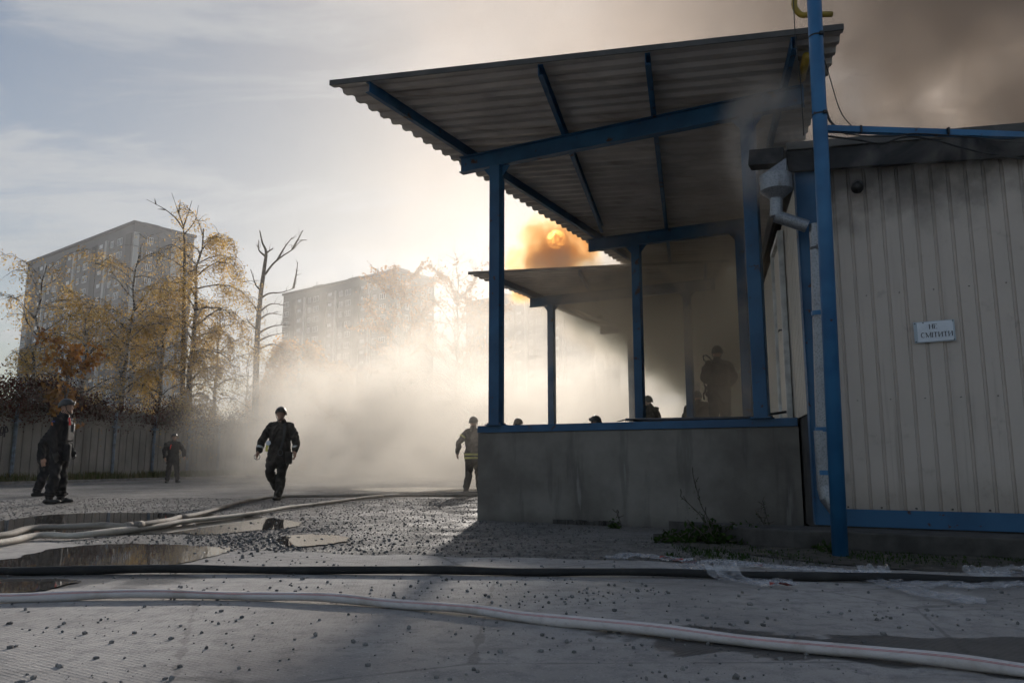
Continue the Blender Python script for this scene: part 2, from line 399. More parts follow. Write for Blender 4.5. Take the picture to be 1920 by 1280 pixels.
M['hoseblack'] = mat_hose('hose_black', (0.022, 0.022, 0.023), (0.07, 0.067, 0.063), 0.5)
M['hosewhite'] = mat_hose('hose_white', (0.62, 0.585, 0.58), (0.30, 0.25, 0.20), 0.6)
M['hosebeige'] = mat_hose('hose_beige', (0.60, 0.55, 0.48), (0.26, 0.22, 0.18), 0.6)
M['hosegrey'] = mat_hose('hose_grey', (0.30, 0.27, 0.235), (0.12, 0.10, 0.085), 0.7)
M['redstripe'] = simple('red_stripe', (0.55, 0.16, 0.17), 0.8)
M['redtape'] = simple('red_print', (0.30, 0.05, 0.035), 0.5)
M['film'] = mat_film()
M['stone'] = simple('gravel_stone', (0.18, 0.175, 0.17), 0.9, var=0.5, scale=25)
M['stonewet'] = simple('wet_stone', (0.115, 0.111, 0.107), 0.6, var=0.5, scale=25)
M['panel'] = mat_dock.__call__() if False else None
def mat_panel():
    m, nt, out = newmat('fence_concrete'); p = geo_pos(nt); px_, py_, pz_ = sep(nt, p)
    st = noise(nt, mapping(nt, p, (1.6, 1.6, 0.25)), 1.0, 5, 0.6); n = noise(nt, p, 0.8, 5)
    c = mixc(nt, n.ss(0.3, 0.7), (0.165, 0.155, 0.142), (0.25, 0.235, 0.215))
    c = mixc(nt, st.ss(0.5, 0.68)*0.6, c, (0.12, 0.105, 0.09))
    pbsdf(nt, out, c, 0.95, 0, 0.2, noise(nt, p, 20.0, 4), 0.4, 0.02); return m
M['panel'] = mat_panel()
M['fencepost'] = simple('fence_post_paint', (0.13, 0.17, 0.22), 0.6, var=0.4)
M['bark'] = simple('bark', (0.085, 0.07, 0.058), 0.95, var=0.45, scale=5, bstr=0.6, bscale=15)
M['birch'] = None
def mat_birch():
    m, nt, out = newmat('birch_bark'); p = geo_pos(nt)
    n = noise(nt, mapping(nt, p, (3, 3, 9)), 1.0, 4); px_, py_, pz_ = sep(nt, p)
    c = mixc(nt, n.ss(0.45, 0.55), (0.34, 0.31, 0.28), (0.05, 0.043, 0.038))
    pbsdf(nt, out, c, 0.9, 0, 0.2); return m
M['birch'] = mat_birch()
M['leafgold'] = mat_leaf('leaf_gold', [(0.44, 0.27, 0.08), (0.56, 0.38, 0.13), (0.38, 0.23, 0.08), (0.60, 0.45, 0.18), (0.30, 0.19, 0.08)])
M['leafbrown'] = mat_leaf('leaf_brown', [(0.34, 0.14, 0.04), (0.46, 0.24, 0.06), (0.22, 0.09, 0.035)])
M['leaforange'] = mat_leaf('leaf_orange', [(0.46, 0.20, 0.03), (0.55, 0.30, 0.06), (0.36, 0.15, 0.03)])
M['leafred'] = mat_leaf('leaf_vine', [(0.055, 0.014, 0.012), (0.10, 0.022, 0.018), (0.035, 0.018, 0.012), (0.085, 0.045, 0.018)], 0.3)
M['leafgreen'] = mat_leaf('leaf_weed', [(0.030, 0.058, 0.016), (0.050, 0.085, 0.022), (0.022, 0.040, 0.013)], 0.3)
M['grass'] = mat_leaf('grass_blades', [(0.055, 0.085, 0.022), (0.10, 0.11, 0.035), (0.13, 0.105, 0.05)], 0.35)

# ------------------------------------------------------------------ setting
D = Vector((math.cos(R(28.4)), -math.sin(R(28.4)), 0))       # along the dock end walls and the gable wall
DN = Vector((math.sin(R(28.4)), math.cos(R(28.4)), 0))       # along the dock's long edge, away from the camera
WD = Vector((math.sin(R(14)), math.cos(R(14)), 0))           # along the long wall of the warehouse
CB = Vector((2.70, 7.00, 0))                                  # warehouse corner
A1 = Vector((-0.43, 9.84, 0)); BAY = Vector((0.90, 8.10, 0))

def grid_sheet(name, x0, x1, y0, y1, nx, ny, zfun, mat):
    xs = np.linspace(x0, x1, nx); ys = np.linspace(y0, y1, ny); mb = MB()
    vs = [(x, y, zfun(x, y)) for y in ys for x in xs]
    fs = [(j*nx+i, j*nx+i+1, (j+1)*nx+i+1, (j+1)*nx+i) for j in range(ny-1) for i in range(nx-1)]
    mb.add(vs, fs); return mb.build(name, mat, smooth=True)
tag(grid_sheet('ground', -900, 900, -60, 1500, 20, 30, lambda x, y: 0.0, M['ground']), kind='structure')
# concrete road in the foreground, its far edge broken
def road_edge(x): return 5.98 - 0.265*(x+0.1) + 0.05*math.sin(x*2.3) + 0.035*math.sin(x*7.1+1) + (0.10*math.sin(x*0.9) if x < -1 else 0)
mb = MB(); xs = np.linspace(-14, 9, 240); n = len(xs)
vs = [(x, -8, 0.004) for x in xs] + [(x, min(road_edge(x), 9.2), 0.004) for x in xs]
mb.add(vs, [(i, i+1, n+i+1, n+i) for i in range(n-1)])
tag(mb.build('road', M['road']), kind='structure')
# raised concrete apron in front of the gable wall
mb = MB()
P0 = CB - D*1.35; P1 = CB + D*6
o = Vector((-math.sin(R(28.4)), -math.cos(R(28.4)), 0))
ap = []
for i in range(25):
    q = P0.lerp(P1, i/24); w = (0.52 + 0.03*math.sin(i*2.1)) if i > 2 else 0.2*i
    ap.append(q + o*w)
poly = [(v.x, v.y) for v in ap] + [(P1.x, P1.y), (P0.x, P0.y)]
mb.prism([(x, y) for x, y in poly], 0.0, 0.15)
tag(mb.build('apron', M['plinth'], bevel=0.012), kind='structure')

# puddles: outlines laid on the ground
def puddle(pts, z, jit=0.05):
    P = [G(x, y) for x, y in pts]; P = catmull_closed(P, 8)
    rr = random.Random(len(pts)*31+int(pts[0][1]))
    P = [(p.x + rr.uniform(-jit, jit)*1.0, p.y + rr.uniform(-jit, jit)*1.6) for p in P]
    mb = MB(); mb.add([(x, y, z) for x, y in P], [tuple(range(len(P)))]); return mb
pud = [
 ([(-120, 985), (0, 978), (90, 966), (210, 962), (330, 963), (430, 966), (510, 972), (560, 980), (545, 990), (470, 996), (400, 1003), (330, 1001), (260, 1002), (150, 1006), (40, 1010), (-120, 1012)], 0.03),
 ([(-100, 1060), (20, 1050), (90, 1032), (180, 1023), (270, 1021), (350, 1024), (440, 1030), (395, 1045), (330, 1060), (280, 1068), (120, 1069), (-100, 1072)], 0.025),
 ([(525, 1008), (580, 1003), (640, 1006), (656, 1014), (610, 1022), (555, 1026), (520, 1019)], 0.02),
 ([(-80, 1092), (40, 1089), (150, 1091), (110, 1102), (60, 1112), (-80, 1118)], 0.015),
 ([(660, 917), (760, 914), (880, 914), (960, 917), (850, 921), (720, 922)], 0.12),
 ([(690, 927), (760, 925), (880, 925), (930, 929), (800, 931)], 0.08)]
for i, (pp, j) in enumerate(pud):
    tag(puddle(pp, 0.009 + 0.001*i, j).build('puddle', M['water']), kind='structure')

# loose gravel and chippings
def stones(name, spots, mats, label):
    proto = []
    for k in range(8):
        bm = bmesh.new(); bmesh.ops.create_icosphere(bm, subdivisions=1, radius=1)
        rr = random.Random(k)
        for v in bm.verts: v.co *= rr.uniform(0.65, 1.2)
        proto.append((np.array([v.co[:] for v in bm.verts]), np.array([[v.index for v in f.verts] for f in bm.faces]))); bm.free()
    V = []; Fc = []; o = 0
    for i, (x, y, s, z) in enumerate(spots):
        pv, pf = proto[i % 8]; a = random.uniform(0, 6.28); ca, sa = math.cos(a), math.sin(a)
        q = pv*np.array([s*random.uniform(0.8, 1.3), s*random.uniform(0.8, 1.2), s]); w = q.copy(); w[:, 0] = q[:, 0]*ca-q[:, 1]*sa; w[:, 1] = q[:, 0]*sa+q[:, 1]*ca
        w += np.array([x, y, z + s*0.4]); V.append(w); Fc.append(pf+o); o += len(pv)
    V = np.concatenate(V); Fc = np.concatenate(Fc)
    me = bpy.data.meshes.new(name); me.from_pydata(V.tolist(), [], Fc.tolist()); me.materials.append(mats); me.update()
    ob = bpy.data.objects.new(name, me); C.objects.link(ob); return tag(ob, label, 'gravel', kind='stuff')
rs = random.Random(3)
def inpoly(x, y, poly):
    c = False; j = len(poly)-1
    for i in range(len(poly)):
        if (poly[i][1] > y) != (poly[j][1] > y) and x < (poly[j][0]-poly[i][0])*(y-poly[i][1])/(poly[j][1]-poly[i][1]+1e-9)+poly[i][0]: c = not c
        j = i
    return c
PUDW = [[(G(x, y).x, G(x, y).y) for x, y in pp] for pp, j in pud]
spots = []
clus = [(rs.uniform(-3.2, 3.0), rs.uniform(2.2, 5.6), rs.uniform(0.15, 0.6)) for _ in range(46)]
for k in range(3300):
    cx_, cy_, cr_ = rs.choice(clus)
    if rs.random() < 0.45: x, y = rs.uniform(-4.2, 4.0), rs.uniform(2.0, 6.0)
    else: x, y = rs.gauss(cx_, cr_), rs.gauss(cy_, cr_*0.7)
    if y < 1.8 or y > road_edge(x) + 0.3: continue
    if x > 1.2 and y < 3.6 and rs.random() < 0.8: continue
    s = 0.0018 + 0.0100*rs.random()**4.2 + (0.0035 if rs.random() < 0.08 else 0)
    spots.append((x, y, s, 0.004))
stones('gravel', spots, M['stone'], 'grey stone chippings scattered over the concrete road')
spots = []
for k in range(34000):
    y = 5.4 + 10.5*rs.random()**1.6; x = rs.uniform(-9.5, 0.9 if y > 7.5 else 2.2)
    if y < road_edge(x): continue
    inp = any(inpoly(x, y, q) for q in PUDW)
    if inp and rs.random() < 0.985: continue
    s = 0.003 + 0.0115*rs.random()**4.5
    spots.append((x, y, s, 0.0))
for k in range(1900):   # thicker scatter between the puddles
    p = G(rs.gauss(470, 90), rs.gauss(1008, 18)); 
    if any(inpoly(p.x, p.y, q) for q in PUDW) and rs.random() < 0.7: continue
    spots.append((p.x, p.y, 0.004 + 0.015*rs.random()**4, 0.0))
stones('gravel', spots, M['stonewet'], 'dark wet gravel covering the yard around the puddles')

# ------------------------------------------------------------------ loading docks
def wall_x(Y): return CB.x + (Y-CB.y)*math.tan(R(14))
def line_to_wall(A):
    # A + s*D meets the long wall
    k = math.tan(R(14)); s = (CB.x + (A.y-CB.y)*k - A.x)/(D.x - D.y*k); return A + D*s
def dock(i, label):
    A = A1 + BAY*i; B = line_to_wall(A); A2 = A1 + BAY*(i+1); W = line_to_wall(A2)
    # the long edge runs from A along DN until it meets the next dock's end wall
    det = DN.x*(-D.y) - DN.y*(-D.x); r = A2 - A
    q = (r.x*(-D.y) - r.y*(-D.x))/det; Q = A + DN*q
    root = empty('loading_dock', A); tag(root, label, 'loading dock')
    mb = MB(); ring = [A, B, W, Q]; loc = [(p.x-A.x, p.y-A.y) for p in ring]
    # the walls get a few subdivisions so that the foot can be uneven
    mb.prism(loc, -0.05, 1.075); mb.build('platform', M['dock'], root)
    mb = MB(); z = 1.075
    e0, e1 = Vector((0, 0, 1.122)), Vector(((B-A).x, (B-A).y, 1.122)); f1 = Vector(((Q-A).x, (Q-A).y, 1.122))
    mb.channel(e0 + D*0.002 - DN*0.02 + DN*0.05, e1 - D*0.004 - DN*0.02 + DN*0.05, 0.10, 0.085, 0.01, side=-1)
    mb.build('edge_beam', M['blue'], root)
    mb = MB(); mb.channel(e0 + DN*0.10 - D*0.02 + D*0.05, f1 + D*0.03, 0.10, 0.085, 0.01, side=1)
    mb.build('edge_beam', M['blue'], root)
    mb = MB(); ins = [(A + D*0.11 + DN*0.11), (B + DN*0.11 - D*0.01), W - D*0.01, Q + D*0.11]
    mb.prism([(p.x-A.x, p.y-A.y) for p in ins], 1.08, 1.15); mb.build('floor_slab', M['apron'], root)
    return root
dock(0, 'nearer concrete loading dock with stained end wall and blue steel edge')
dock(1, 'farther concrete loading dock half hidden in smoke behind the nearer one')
# cracked plaster foot of the nearer dock
mb = MB(); rr = random.Random(5)
for k in range(16):
    s = 1.1 + k*0.05 + rr.uniform(-0.02, 0.02); p = A1 + D*s - DN*0.03
    mb.box((p.x, p.y, 0.012 + rr.uniform(0, 0.018)), (0.07, 0.07, 0.05), rr.uniform(0, 3))
tag(mb.build('rubble', M['plinth']), 'crumbled plaster bits along the foot of the dock wall', 'rubble', kind='stuff')

# ------------------------------------------------------------------ canopies
ZB, ZR, ZP = 4.57, 4.80, 4.94        # rafter underside, purlin underside, sheet
E1 = Vector((math.cos(R(13.0)), -math.sin(R(13.0)), 0)); E2 = Vector((math.sin(R(13.0)), math.cos(R(13.0)), 0))
F0 = Vector((-2.07, 8.24, 0))
UR, VM = 5.46, 8.05; TL = math.tan(R(16.0))
PITCHR = 0.218; AMP = 0.045
def profile(v):
    f = (v/PITCHR) % 1.0
    if f < 0.30: return 0.0
    if f < 0.42: return AMP*(f-0.30)/0.12
    if f < 0.88: return AMP
    return AMP*(1.0-(f-0.88)/0.12)
def canopy(i, label, rows, VM=VM):
    off = (BAY + Vector((0.22, 0.0, -0.20)))*i; root = empty('canopy', A1 + off); tag(root, label, 'canopy'); base = A1 + off
    def L(p): return Vector(p) + off - base
    # sheets, five ribs each
    nsh = int(math.ceil(VM/(5*PITCHR)))
    for k in range(nsh):
        v0, v1 = k*5*PITCHR, min(VM, (k+1)*5*PITCHR + 0.04)
        vv = [v0]; r0 = int(v0/PITCHR)
        for r in range(r0, r0+8):
            for f in (0.0, 0.30, 0.42, 0.88): 
                q = (r+f)*PITCHR
                if v0 < q < v1: vv.append(q)
        vv.append(v1); vv = sorted(set(round(q, 5) for q in vv)); mb = MB(); m_ = len(vv)
        lift = 0.004*(k % 2)
        for lay in (0, 1):
            for v in vv:
                zz = ZP + profile(v+1e-6) + 0.003*lay + lift + 0.004*math.sin(v*5+k)
                a = F0 + E2*v + E1*(v*TL + 0.012*math.sin(k*3.1)); b = F0 + E2*v + E1*UR
                mb.v.append(tuple(L((a.x, a.y, zz)))); mb.v.append(tuple(L((b.x, b.y, zz - 0.05))))
        o2 = 2*m_
        for j in range(m_-1):
            a = 2*j; mb.f += [(a, a+2, a+3, a+1), (o2+a, o2+a+1, o2+a+3, o2+a+2), (a, o2+a, o2+a+2, a+2), (a+1, a+3, o2+a+3, o2+a+1)]
        mb.f += [(0, 1, o2+1, o2), (o2-2, 2*o2-2, 2*o2-1, o2-1)]
        mb.m = [0]*len(mb.f); mb.build('roof_sheet', M['sheet'], root)
    # front flashing
    a = F0 - E2*0.012; b = F0 + E1*UR - E2*0.012; mb = MB()
    mb.beam(L((a.x, a.y, ZP+0.026)), L((b.x, b.y, ZP-0.024)), 0.014, 0.062); mb.build('flashing', M['roofgrey'], root)
    # purlins
    p0 = F0 + E1*0.46; zc = (ZR+ZP)/2
    q0 = p0; q1 = p0 + (E2 + E1*TL).normalized()*(VM/math.cos(R(16)))*0.985
    MBp = MB().channel(L((q0.x, q0.y, zc)), L((q1.x, q1.y, zc)), 0.055, ZP-ZR-0.012, 0.006, side=-1); MBp.build('purlin', M['blue'], root)
    for u in (2.43, 3.56, 5.0):
        q0 = F0 + E1*u + E2*0.02; vm = min(VM-0.1, (u-0.75)/TL); q1 = F0 + E1*u + E2*vm
        dz = -0.05*u/UR
        MB().channel(L((q0.x, q0.y, zc+dz)), L((q1.x, q1.y, zc+dz)), 0.055, ZP-ZR-0.012, 0.006, side=1).build('purlin', M['blue'], root)
    # rafters and posts
    for ro, ln, posts in rows:
        r0 = Vector(ro); r1 = r0 + D*ln; zc2 = (ZB+ZR)/2 - 0.004
        MB().ibeam(L((r0.x, r0.y, zc2)), L((r1.x, r1.y, zc2-0.03)), 0.11, ZR-ZB-0.008, 0.012).build('rafter', M['blue'], root)
        for s in posts:
            p = r0 + D*s; mb = MB(); c = L((p.x, p.y, 0)); yaw = -R(28.4); z0 = 1.165 - off.z; zm = ZB - 0.006
            mb.box((c.x, c.y, (z0+zm)/2), (0.15, 0.15, zm-z0), yaw); o_ = mb.build('post', M['blue'], root, bevel=0.008)
            mb = MB(); mb.box((c.x, c.y, z0+0.007), (0.22, 0.20, 0.014), yaw)
            pl = mb.build('base_plate', M['blue'], root)
            for bx, by in ((-0.085, -0.07), (0.085, -0.07), (0.085, 0.07), (-0.085, 0.07)):
                q = c + D*bx + DN*by; mb = MB(); mb.tube([(q.x, q.y, z0+0.015), (q.x, q.y, z0+0.032)], 0.011, 6); mb.build('bolt', M['steel'], pl)
            for sg in (-1, 1):
                g0 = c + D*(sg*0.077); g1 = c + D*(sg*0.20); mb = MB(); hN = DN*0.005
                vs = [Vector((g0.x, g0.y, zm-0.16)), Vector((g0.x, g0.y, zm-0.004)), Vector((g1.x, g1.y, zm-0.004))]
                mb.add([v-hN for v in vs] + [v+hN for v in vs], [(0, 1, 2), (5, 4, 3), (0, 3, 4, 1), (1, 4, 5, 2), (2, 5, 3, 0)]); mb.build('gusset', M['blue'], o_)
    return root
ROWS = [((-0.69, 10.0, 0), 4.40, (0.56, 3.79)), ((1.42, 13.9, 0), 2.98, (0.92, 2.75))]
canopy(0, 'nearer corrugated metal canopy on blue steel posts and rafters', ROWS, 9.4)
canopy(1, 'farther corrugated metal canopy seen through smoke beyond the nearer one', ROWS)

# ------------------------------------------------------------------ warehouse
root = empty('warehouse', CB); tag(root, 'white profiled sheet warehouse with blue trim and smoking sooty eave', 'warehouse')
H0, SL = 3.40, math.tan(R(6.4))          # eave height at the corner, falls along D
def ribbed(length, z0, ztop, pitch=0.132, depth=0.014, groove=0.030):
    """profiled sheet in local x (along) / y (outwards = -y) / z"""
    xs = []; x = 0.0
    while x < length-1e-6:
        for dx_, dd_ in ((0, 0), (pitch-groove, 0), (pitch-groove+0.007, depth), (pitch-0.007, depth)):
            if x+dx_ <= length: xs.append((x+dx_, dd_))
        x += pitch
    xs.append((length, 0)); mb = MB(); n = len(xs)
    for (xx, yy) in xs: mb.v += [(xx, yy, z0), (xx, yy, ztop(xx))]
    for j in range(n-1): mb.f.append((2*j, 2*j+2, 2*j+3, 2*j+1)); mb.m.append(0)
    o_ = len(mb.v)
    for (xx, yy) in xs: mb.v += [(xx, yy+0.004, z0), (xx, yy+0.004, ztop(xx))]
    for j in range(n-1): mb.f.append((o_+2*j, o_+2*j+1, o_+2*j+3, o_+2*j+2)); mb.m.append(0)
    for j in range(n-1): mb.f.append((2*j, o_+2*j, o_+2*j+2, 2*j+2)); mb.m.append(0)
    return mb
SW = 0.132*8
for k in range(6):    # gable wall sheets, each laps the next
    s0 = 0.06 + k*SW
    mb = ribbed(SW + 0.012, 0.295, lambda x: H0 - (s0+x)*SL + 0.05)
    ob = mb.build('siding_sheet', M['siding'], root); ob.location = D*s0 + DN*(0.006*(k % 2)); ob.rotation_euler = (0, 0, -R(28.4))
wyaw = PI/2 - R(14)   # the long wall runs along WD; its outside faces -x
for k in range(24):
    s0 = 0.02 + k*SW
    if s0 > 23: break
    mb = ribbed(SW + 0.012, 1.16, lambda x: 3.36)
    ob = mb.build('siding_sheet', M['siding2'], root)
    # local x must run towards the camera so that -y faces the dock
    p = WD*(s0+SW) ; ob.location = p + Vector((-0.002*(k % 2), 0, 0)); ob.rotation_euler = (0, 0, -PI/2 - R(14))
# core behind the sheets
core = [CB + D*0.02 + DN*0.03 + WD*0.02, CB + D*6.3 + DN*0.03, CB + D*6.3 + WD*24, CB + WD*24 + Vector((0.03, 0, 0))]
mb = MB(); n = 4
zt = [H0-0.03, H0 - 6.3*SL - 0.03, H0 - 6.3*SL - 0.03, H0-0.03]
vs = [(p.x-CB.x, p.y-CB.y, 0.1) for p in core] + [(p.x-CB.x, p.y-CB.y, z) for p, z in zip(core, zt)]
mb.hexa(vs); mb.build('wall_core', M['plinth'], root)
# plinth below the base trim, base trim, corner trim
mb = MB(); mb.beam((D*0.0 + DN*0.02 + Vector((0, 0, 0.18))), D*6.2 + DN*0.02 + Vector((0, 0, 0.18)), 0.03, 0.10); mb.build('plinth', M['plinth'], root)
mb = MB(); mb.beam(D*0.12 - DN*0.012 + Vector((0, 0, 0.235)), D*6.2 - DN*0.012 + Vector((0, 0, 0.235)), 0.016, 0.145)
mb.build('base_trim', M['blue'], root)
mb = MB()
mb.beam(Vector((0, 0, 0.165)) + D*0.075 - DN*0.010, Vector((0, 0, H0+0.02)) + D*0.075 - DN*0.010, 0.17, 0.010, up=DN)
mb.beam(Vector((0, 0, 0.165)) + WD*0.05 - Vector((0.014, 0, 0)), Vector((0, 0, H0+0.02)) + WD*0.05 - Vector((0.014, 0, 0)), 0.14, 0.010, up=(math.cos(R(14)), -math.sin(R(14)), 0))
mb.build('corner_trim', M['blue'], root)
# fascia, roof edge, roof
def eave(s, z, out_): return D*s - DN*out_ + Vector((0, 0, H0 - s*SL + z))
mb = MB(); mb.beam(eave(-0.05, 0.115, 0.05), eave(6.2, 0.115, 0.05), 0.05, 0.20); mb.build('fascia', M['soot'], root)
mb = MB(); mb.beam(eave(-0.40, 0.14, 0.10), eave(-0.09, 0.14, 0.10), 0.16, 0.15); mb.build('gutter_end', M['soot'], root)
r0, r1 = -0.06, 6.3; mb = MB(); b0 = 0.10
pts = [eave(r0, 0.22, b0), eave(r1, 0.22, b0), eave(r1, 0.22, 0) + WD*24, eave(r0, 0.22, 0) + WD*24]
mb.hexa([p for p in pts] + [p + Vector((0, 0, 0.07)) for p in pts]); mb.build('roof', M['roofgrey'], root)
mb = MB(); mb.beam(eave(-0.06, 0.13, 0.06), eave(-0.06, 0.13, 0)+WD*23, 0.03, 0.18); mb.build('fascia', M['soot'], root)
# door in the long wall
dr = empty('door', WD*2.35 + Vector((-0.012, 0, 1.16))); dr.parent = root; dr.rotation_euler = (0, 0, -PI/2 - R(14))
mb = MB()
mb.box((0.03, -0.03, 1.02), (0.06, 0.06, 2.04)); mb.box((0.97, -0.03, 1.02), (0.06, 0.06, 2.04)); mb.box((0.5, -0.03, 2.07), (1.0, 0.06, 0.06)); mb.build('door_frame', M['white'], dr, bevel=0.004)
mb = MB(); mb.box((0.5, -0.012, 1.01), (0.88, 0.03, 2.0)); mb.build('door_leaf', M['siding2'], dr, bevel=0.004)
mb = MB(); mb.tube([(0.85, -0.03, 1.0), (0.85, -0.08, 1.0), (0.74, -0.08, 1.0)], 0.010); mb.build('handle', M['steel'], dr, smooth=True)
# screws along the foot of the siding
mb = MB()
for k in range(42):
    p = D*(0.26 + (k % 14)*0.264 + (0.132 if k//14 == 1 else 0)) + Vector((0, 0, (0, 0.92, 1.85)[k//14])) - DN*0.004 + Vector((0, 0, 0.325)); mb.box(p, (0.0065, 0.010, 0.0065) if k >= 14 else (0.011, 0.012, 0.011))
mb.build('screws', M['black'], root)['kind'] = 'stuff'

# black round fixture high on the gable wall
p = CB + D*0.52 - DN*0.02; z = AY(1607, 353, p.y).z
root = empty('vent_outlet', (p.x, p.y, z)); tag(root, 'small black round vent outlet under the sooty eave', 'vent')
mb = MB(); a = Vector((0, 0, 0.03)); b = -DN*0.10 + Vector((0, 0, -0.03))
mb.tube([a, a.lerp(b, 0.6), b, b*0.98, a.lerp(b, 0.7)], [0.034, 0.038, 0.052, 0.044, 0.034], 20); mb.build('hood', M['black'], root, smooth=True)
mb = MB(); mb.tube([DN*0.016 + Vector((0, 0, 0.03)), -DN*0.012 + Vector((0, 0, 0.028))], 0.05, 16); mb.build('flange', M['black'], root)

# downpipe with hopper
def on(x, y, Y): return AY(x, y, Y)
hp = on(1455, 345, 6.86); root = empty('downpipe', (hp.x, hp.y, 0.3)); tag(root, 'galvanised rain hopper and downpipe at the warehouse corner', 'downpipe'); o = Vector((hp.x, hp.y, 0.3))
zt, zb = on(1455, 330, 6.86).z, on(1455, 358, 6.86).z
mb = MB(); c = Vector((hp.x, hp.y, 0)) - o
n = 28
mb.tube([c+Vector((0, 0, zt)), c+Vector((0, 0, zb)), c+Vector((0, 0, zb-0.075)), c+Vector((0, 0, zb-0.085))], [0.145, 0.145, 0.062, 0.058], n)
mb.build('hopper', M['galv'], root, smooth=False)
mb = MB(); mb.add([c+Vector((-0.14, -0.02, zt)), c+Vector((0.05, -0.14, zt)), c+Vector((0.14, 0.02, zt)), c+Vector((-0.05, 0.14, zt)), c+Vector((0.10, -0.02, zt+0.17)), c+Vector((0.13, 0.06, zt+0.17))],
    [(0, 1, 4), (1, 2, 5, 4), (2, 3, 5), (3, 0, 4, 5)]); mb.build('spout', M['galv'], root)
k0 = on(1455, 368, 6.86); k1 = on(1456, 407, 6.86); k2 = on(1514, 425, 6.80); k3 = Vector((on(1531, 460, 6.78).x, 6.78, on(1527, 460, 6.78).z)); 
bot = Vector((on(1549, 915, 6.78).x-0.015, 6.78, 0.47))
rad = 0.056
mb = MB(); mb.tube([k0-o, k1-o+Vector((0, 0, 0.005))], rad, 20); mb.build('pipe', M['galv'], root, smooth=False)
mb = MB(); mb.tube([k1-o+Vector((-0.01, 0, 0.01)), k1.lerp(k2, 0.99)-o], rad*1.03, 20); mb.build('pipe', M['galv'], root)
kk = Vector((k3.x, k3.y, k2.z-0.005))
mb = MB(); mb.tube([kk-o+Vector((0, 0, 0.02)), k3-o, bot-o], [rad*0.99]*3, 20); mb.build('pipe', M['galv'], root)
mb = MB(); mb.tube([Vector((bot.x, bot.y, 0.98))-o, bot-o], rad*1.06, 20); mb.build('sleeve', M['galv'], root)
mb = MB(); mb.tube([bot-o+Vector((0, 0, 0.03)), bot-o+Vector((0.01, -0.015, -0.06)), bot-o+Vector((0.075, -0.05, -0.17))], [rad*1.10, rad*1.12, rad*1.14], 20, cap=False); mb.build('shoe', M['galv'], root)
for zz in (0.62, 0.99, 2.02):
    mb = MB(); f = (zz-bot.z)/(k3.z-bot.z); q = bot.lerp(k3, f); mb.tube([Vector((q.x, q.y, zz-0.02))-o, Vector((q.x, q.y, zz+0.02))-o], rad*1.13, 20); mb.build('clamp', M['bluepole'], root)
mb = MB(); zz = k3.z - 0.03; mb.tube([Vector((k3.x, k3.y, zz-0.012))-o, Vector((k3.x, k3.y, zz+0.012))-o], rad*1.08, 20); mb.box(Vector((k3.x, k3.y-0.07, zz))-o, (0.06, 0.03, 0.03)); mb.build('clamp', M['steel'], root)

# blue pole with its crossbar
pb = Vector((2.49, 6.05, 0)); pt = Vector((2.60, 6.05, 6.2)); root = empty('pipe_rack_pole', pb); tag(root, 'tall chipped blue steel pole with a crossbar in front of the warehouse corner', 'pole')
mb = MB(); mb.tube([Vector((0, 0, -0.1)), (pt-pb)*0.5, pt-pb], 0.0585, 28); mb.build('pole', M['bluepole'], root, smooth=True)
for zz in (3.55, 4.25):
    c = (pt-pb)*(zz/6.2); mb = MB(); mb.tube([c+Vector((0, 0, -0.006)), c+Vector((0, 0, 0.006))], 0.062, 24); mb.box(c+Vector((0.02, -0.068, 0)), (0.03, 0.02, 0.025)); mb.build('clamp', M['black'], root)
a = (pt-pb)*(3.43/6.2); mb = MB(); mb.beam(a+Vector((0.05, 0, 0)), a+Vector((4.2, 0.1, -0.10)), 0.05, 0.052); mb.build('crossbar', M['bluepole'], root, bevel=0.003)
for k, q in enumerate((0.33, 1.05)):
    mb = MB(); mb.box(a+Vector((q, -0.002, -0.024*q)), (0.012, 0.056, 0.058)); mb.build('bracket', M['black'], root)
cbz = 3.43
# cables slung under the crossbar and down the pole
def cable(pts, r, label, mat=None):
    mb = MB(); mb.tube(catmull(pts, 8), r, 6); o_ = mb.build('cable', mat or M['black'], None, smooth=True); return tag(o_, label, 'cable')
cable([(2.62, 6.10, 3.39), (2.85, 6.05, 3.335), (3.05, 6.06, 3.31), (3.28, 6.07, 3.37), (3.5, 6.05, 3.33), (3.72, 6.06, 3.27), (4.1, 6.1, 3.21), (5.2, 6.15, 3.1)], 0.008, 'black cable sagging lowest below the blue crossbar')
cable([(2.64, 6.03, 3.40), (2.9, 6.03, 3.36), (3.15, 6.03, 3.36), (3.35, 6.03, 3.38), (3.8, 6.04, 3.35), (4.5, 6.06, 3.28)], 0.006, 'thin black cable running tight along under the blue crossbar')
cable([(2.62, 6.12, 4.10), (2.63, 6.12, 3.75), (2.66, 6.12, 3.55), (2.74, 6.10, 3.44), (2.80, 6.09, 3.40)], 0.011, 'grey cable curving from the blue pole down to the crossbar', M['roofgrey'])
cable([(2.65, 6.14, 4.15), (2.69, 6.13, 3.95), (2.76, 6.12, 3.62), (2.85, 6.10, 3.46), (2.88, 6.10, 3.42)], 0.004, 'thin black wire hanging between the canopy edge and the crossbar')
cable([(2.44, 6.06, 5.3), (2.42, 6.10, 4.8), (2.42, 6.12, 4.2), (2.44, 6.12, 3.9), (2.44, 6.12, 3.4)], 0.004, 'thin dark wire running down the left side of the blue pole')
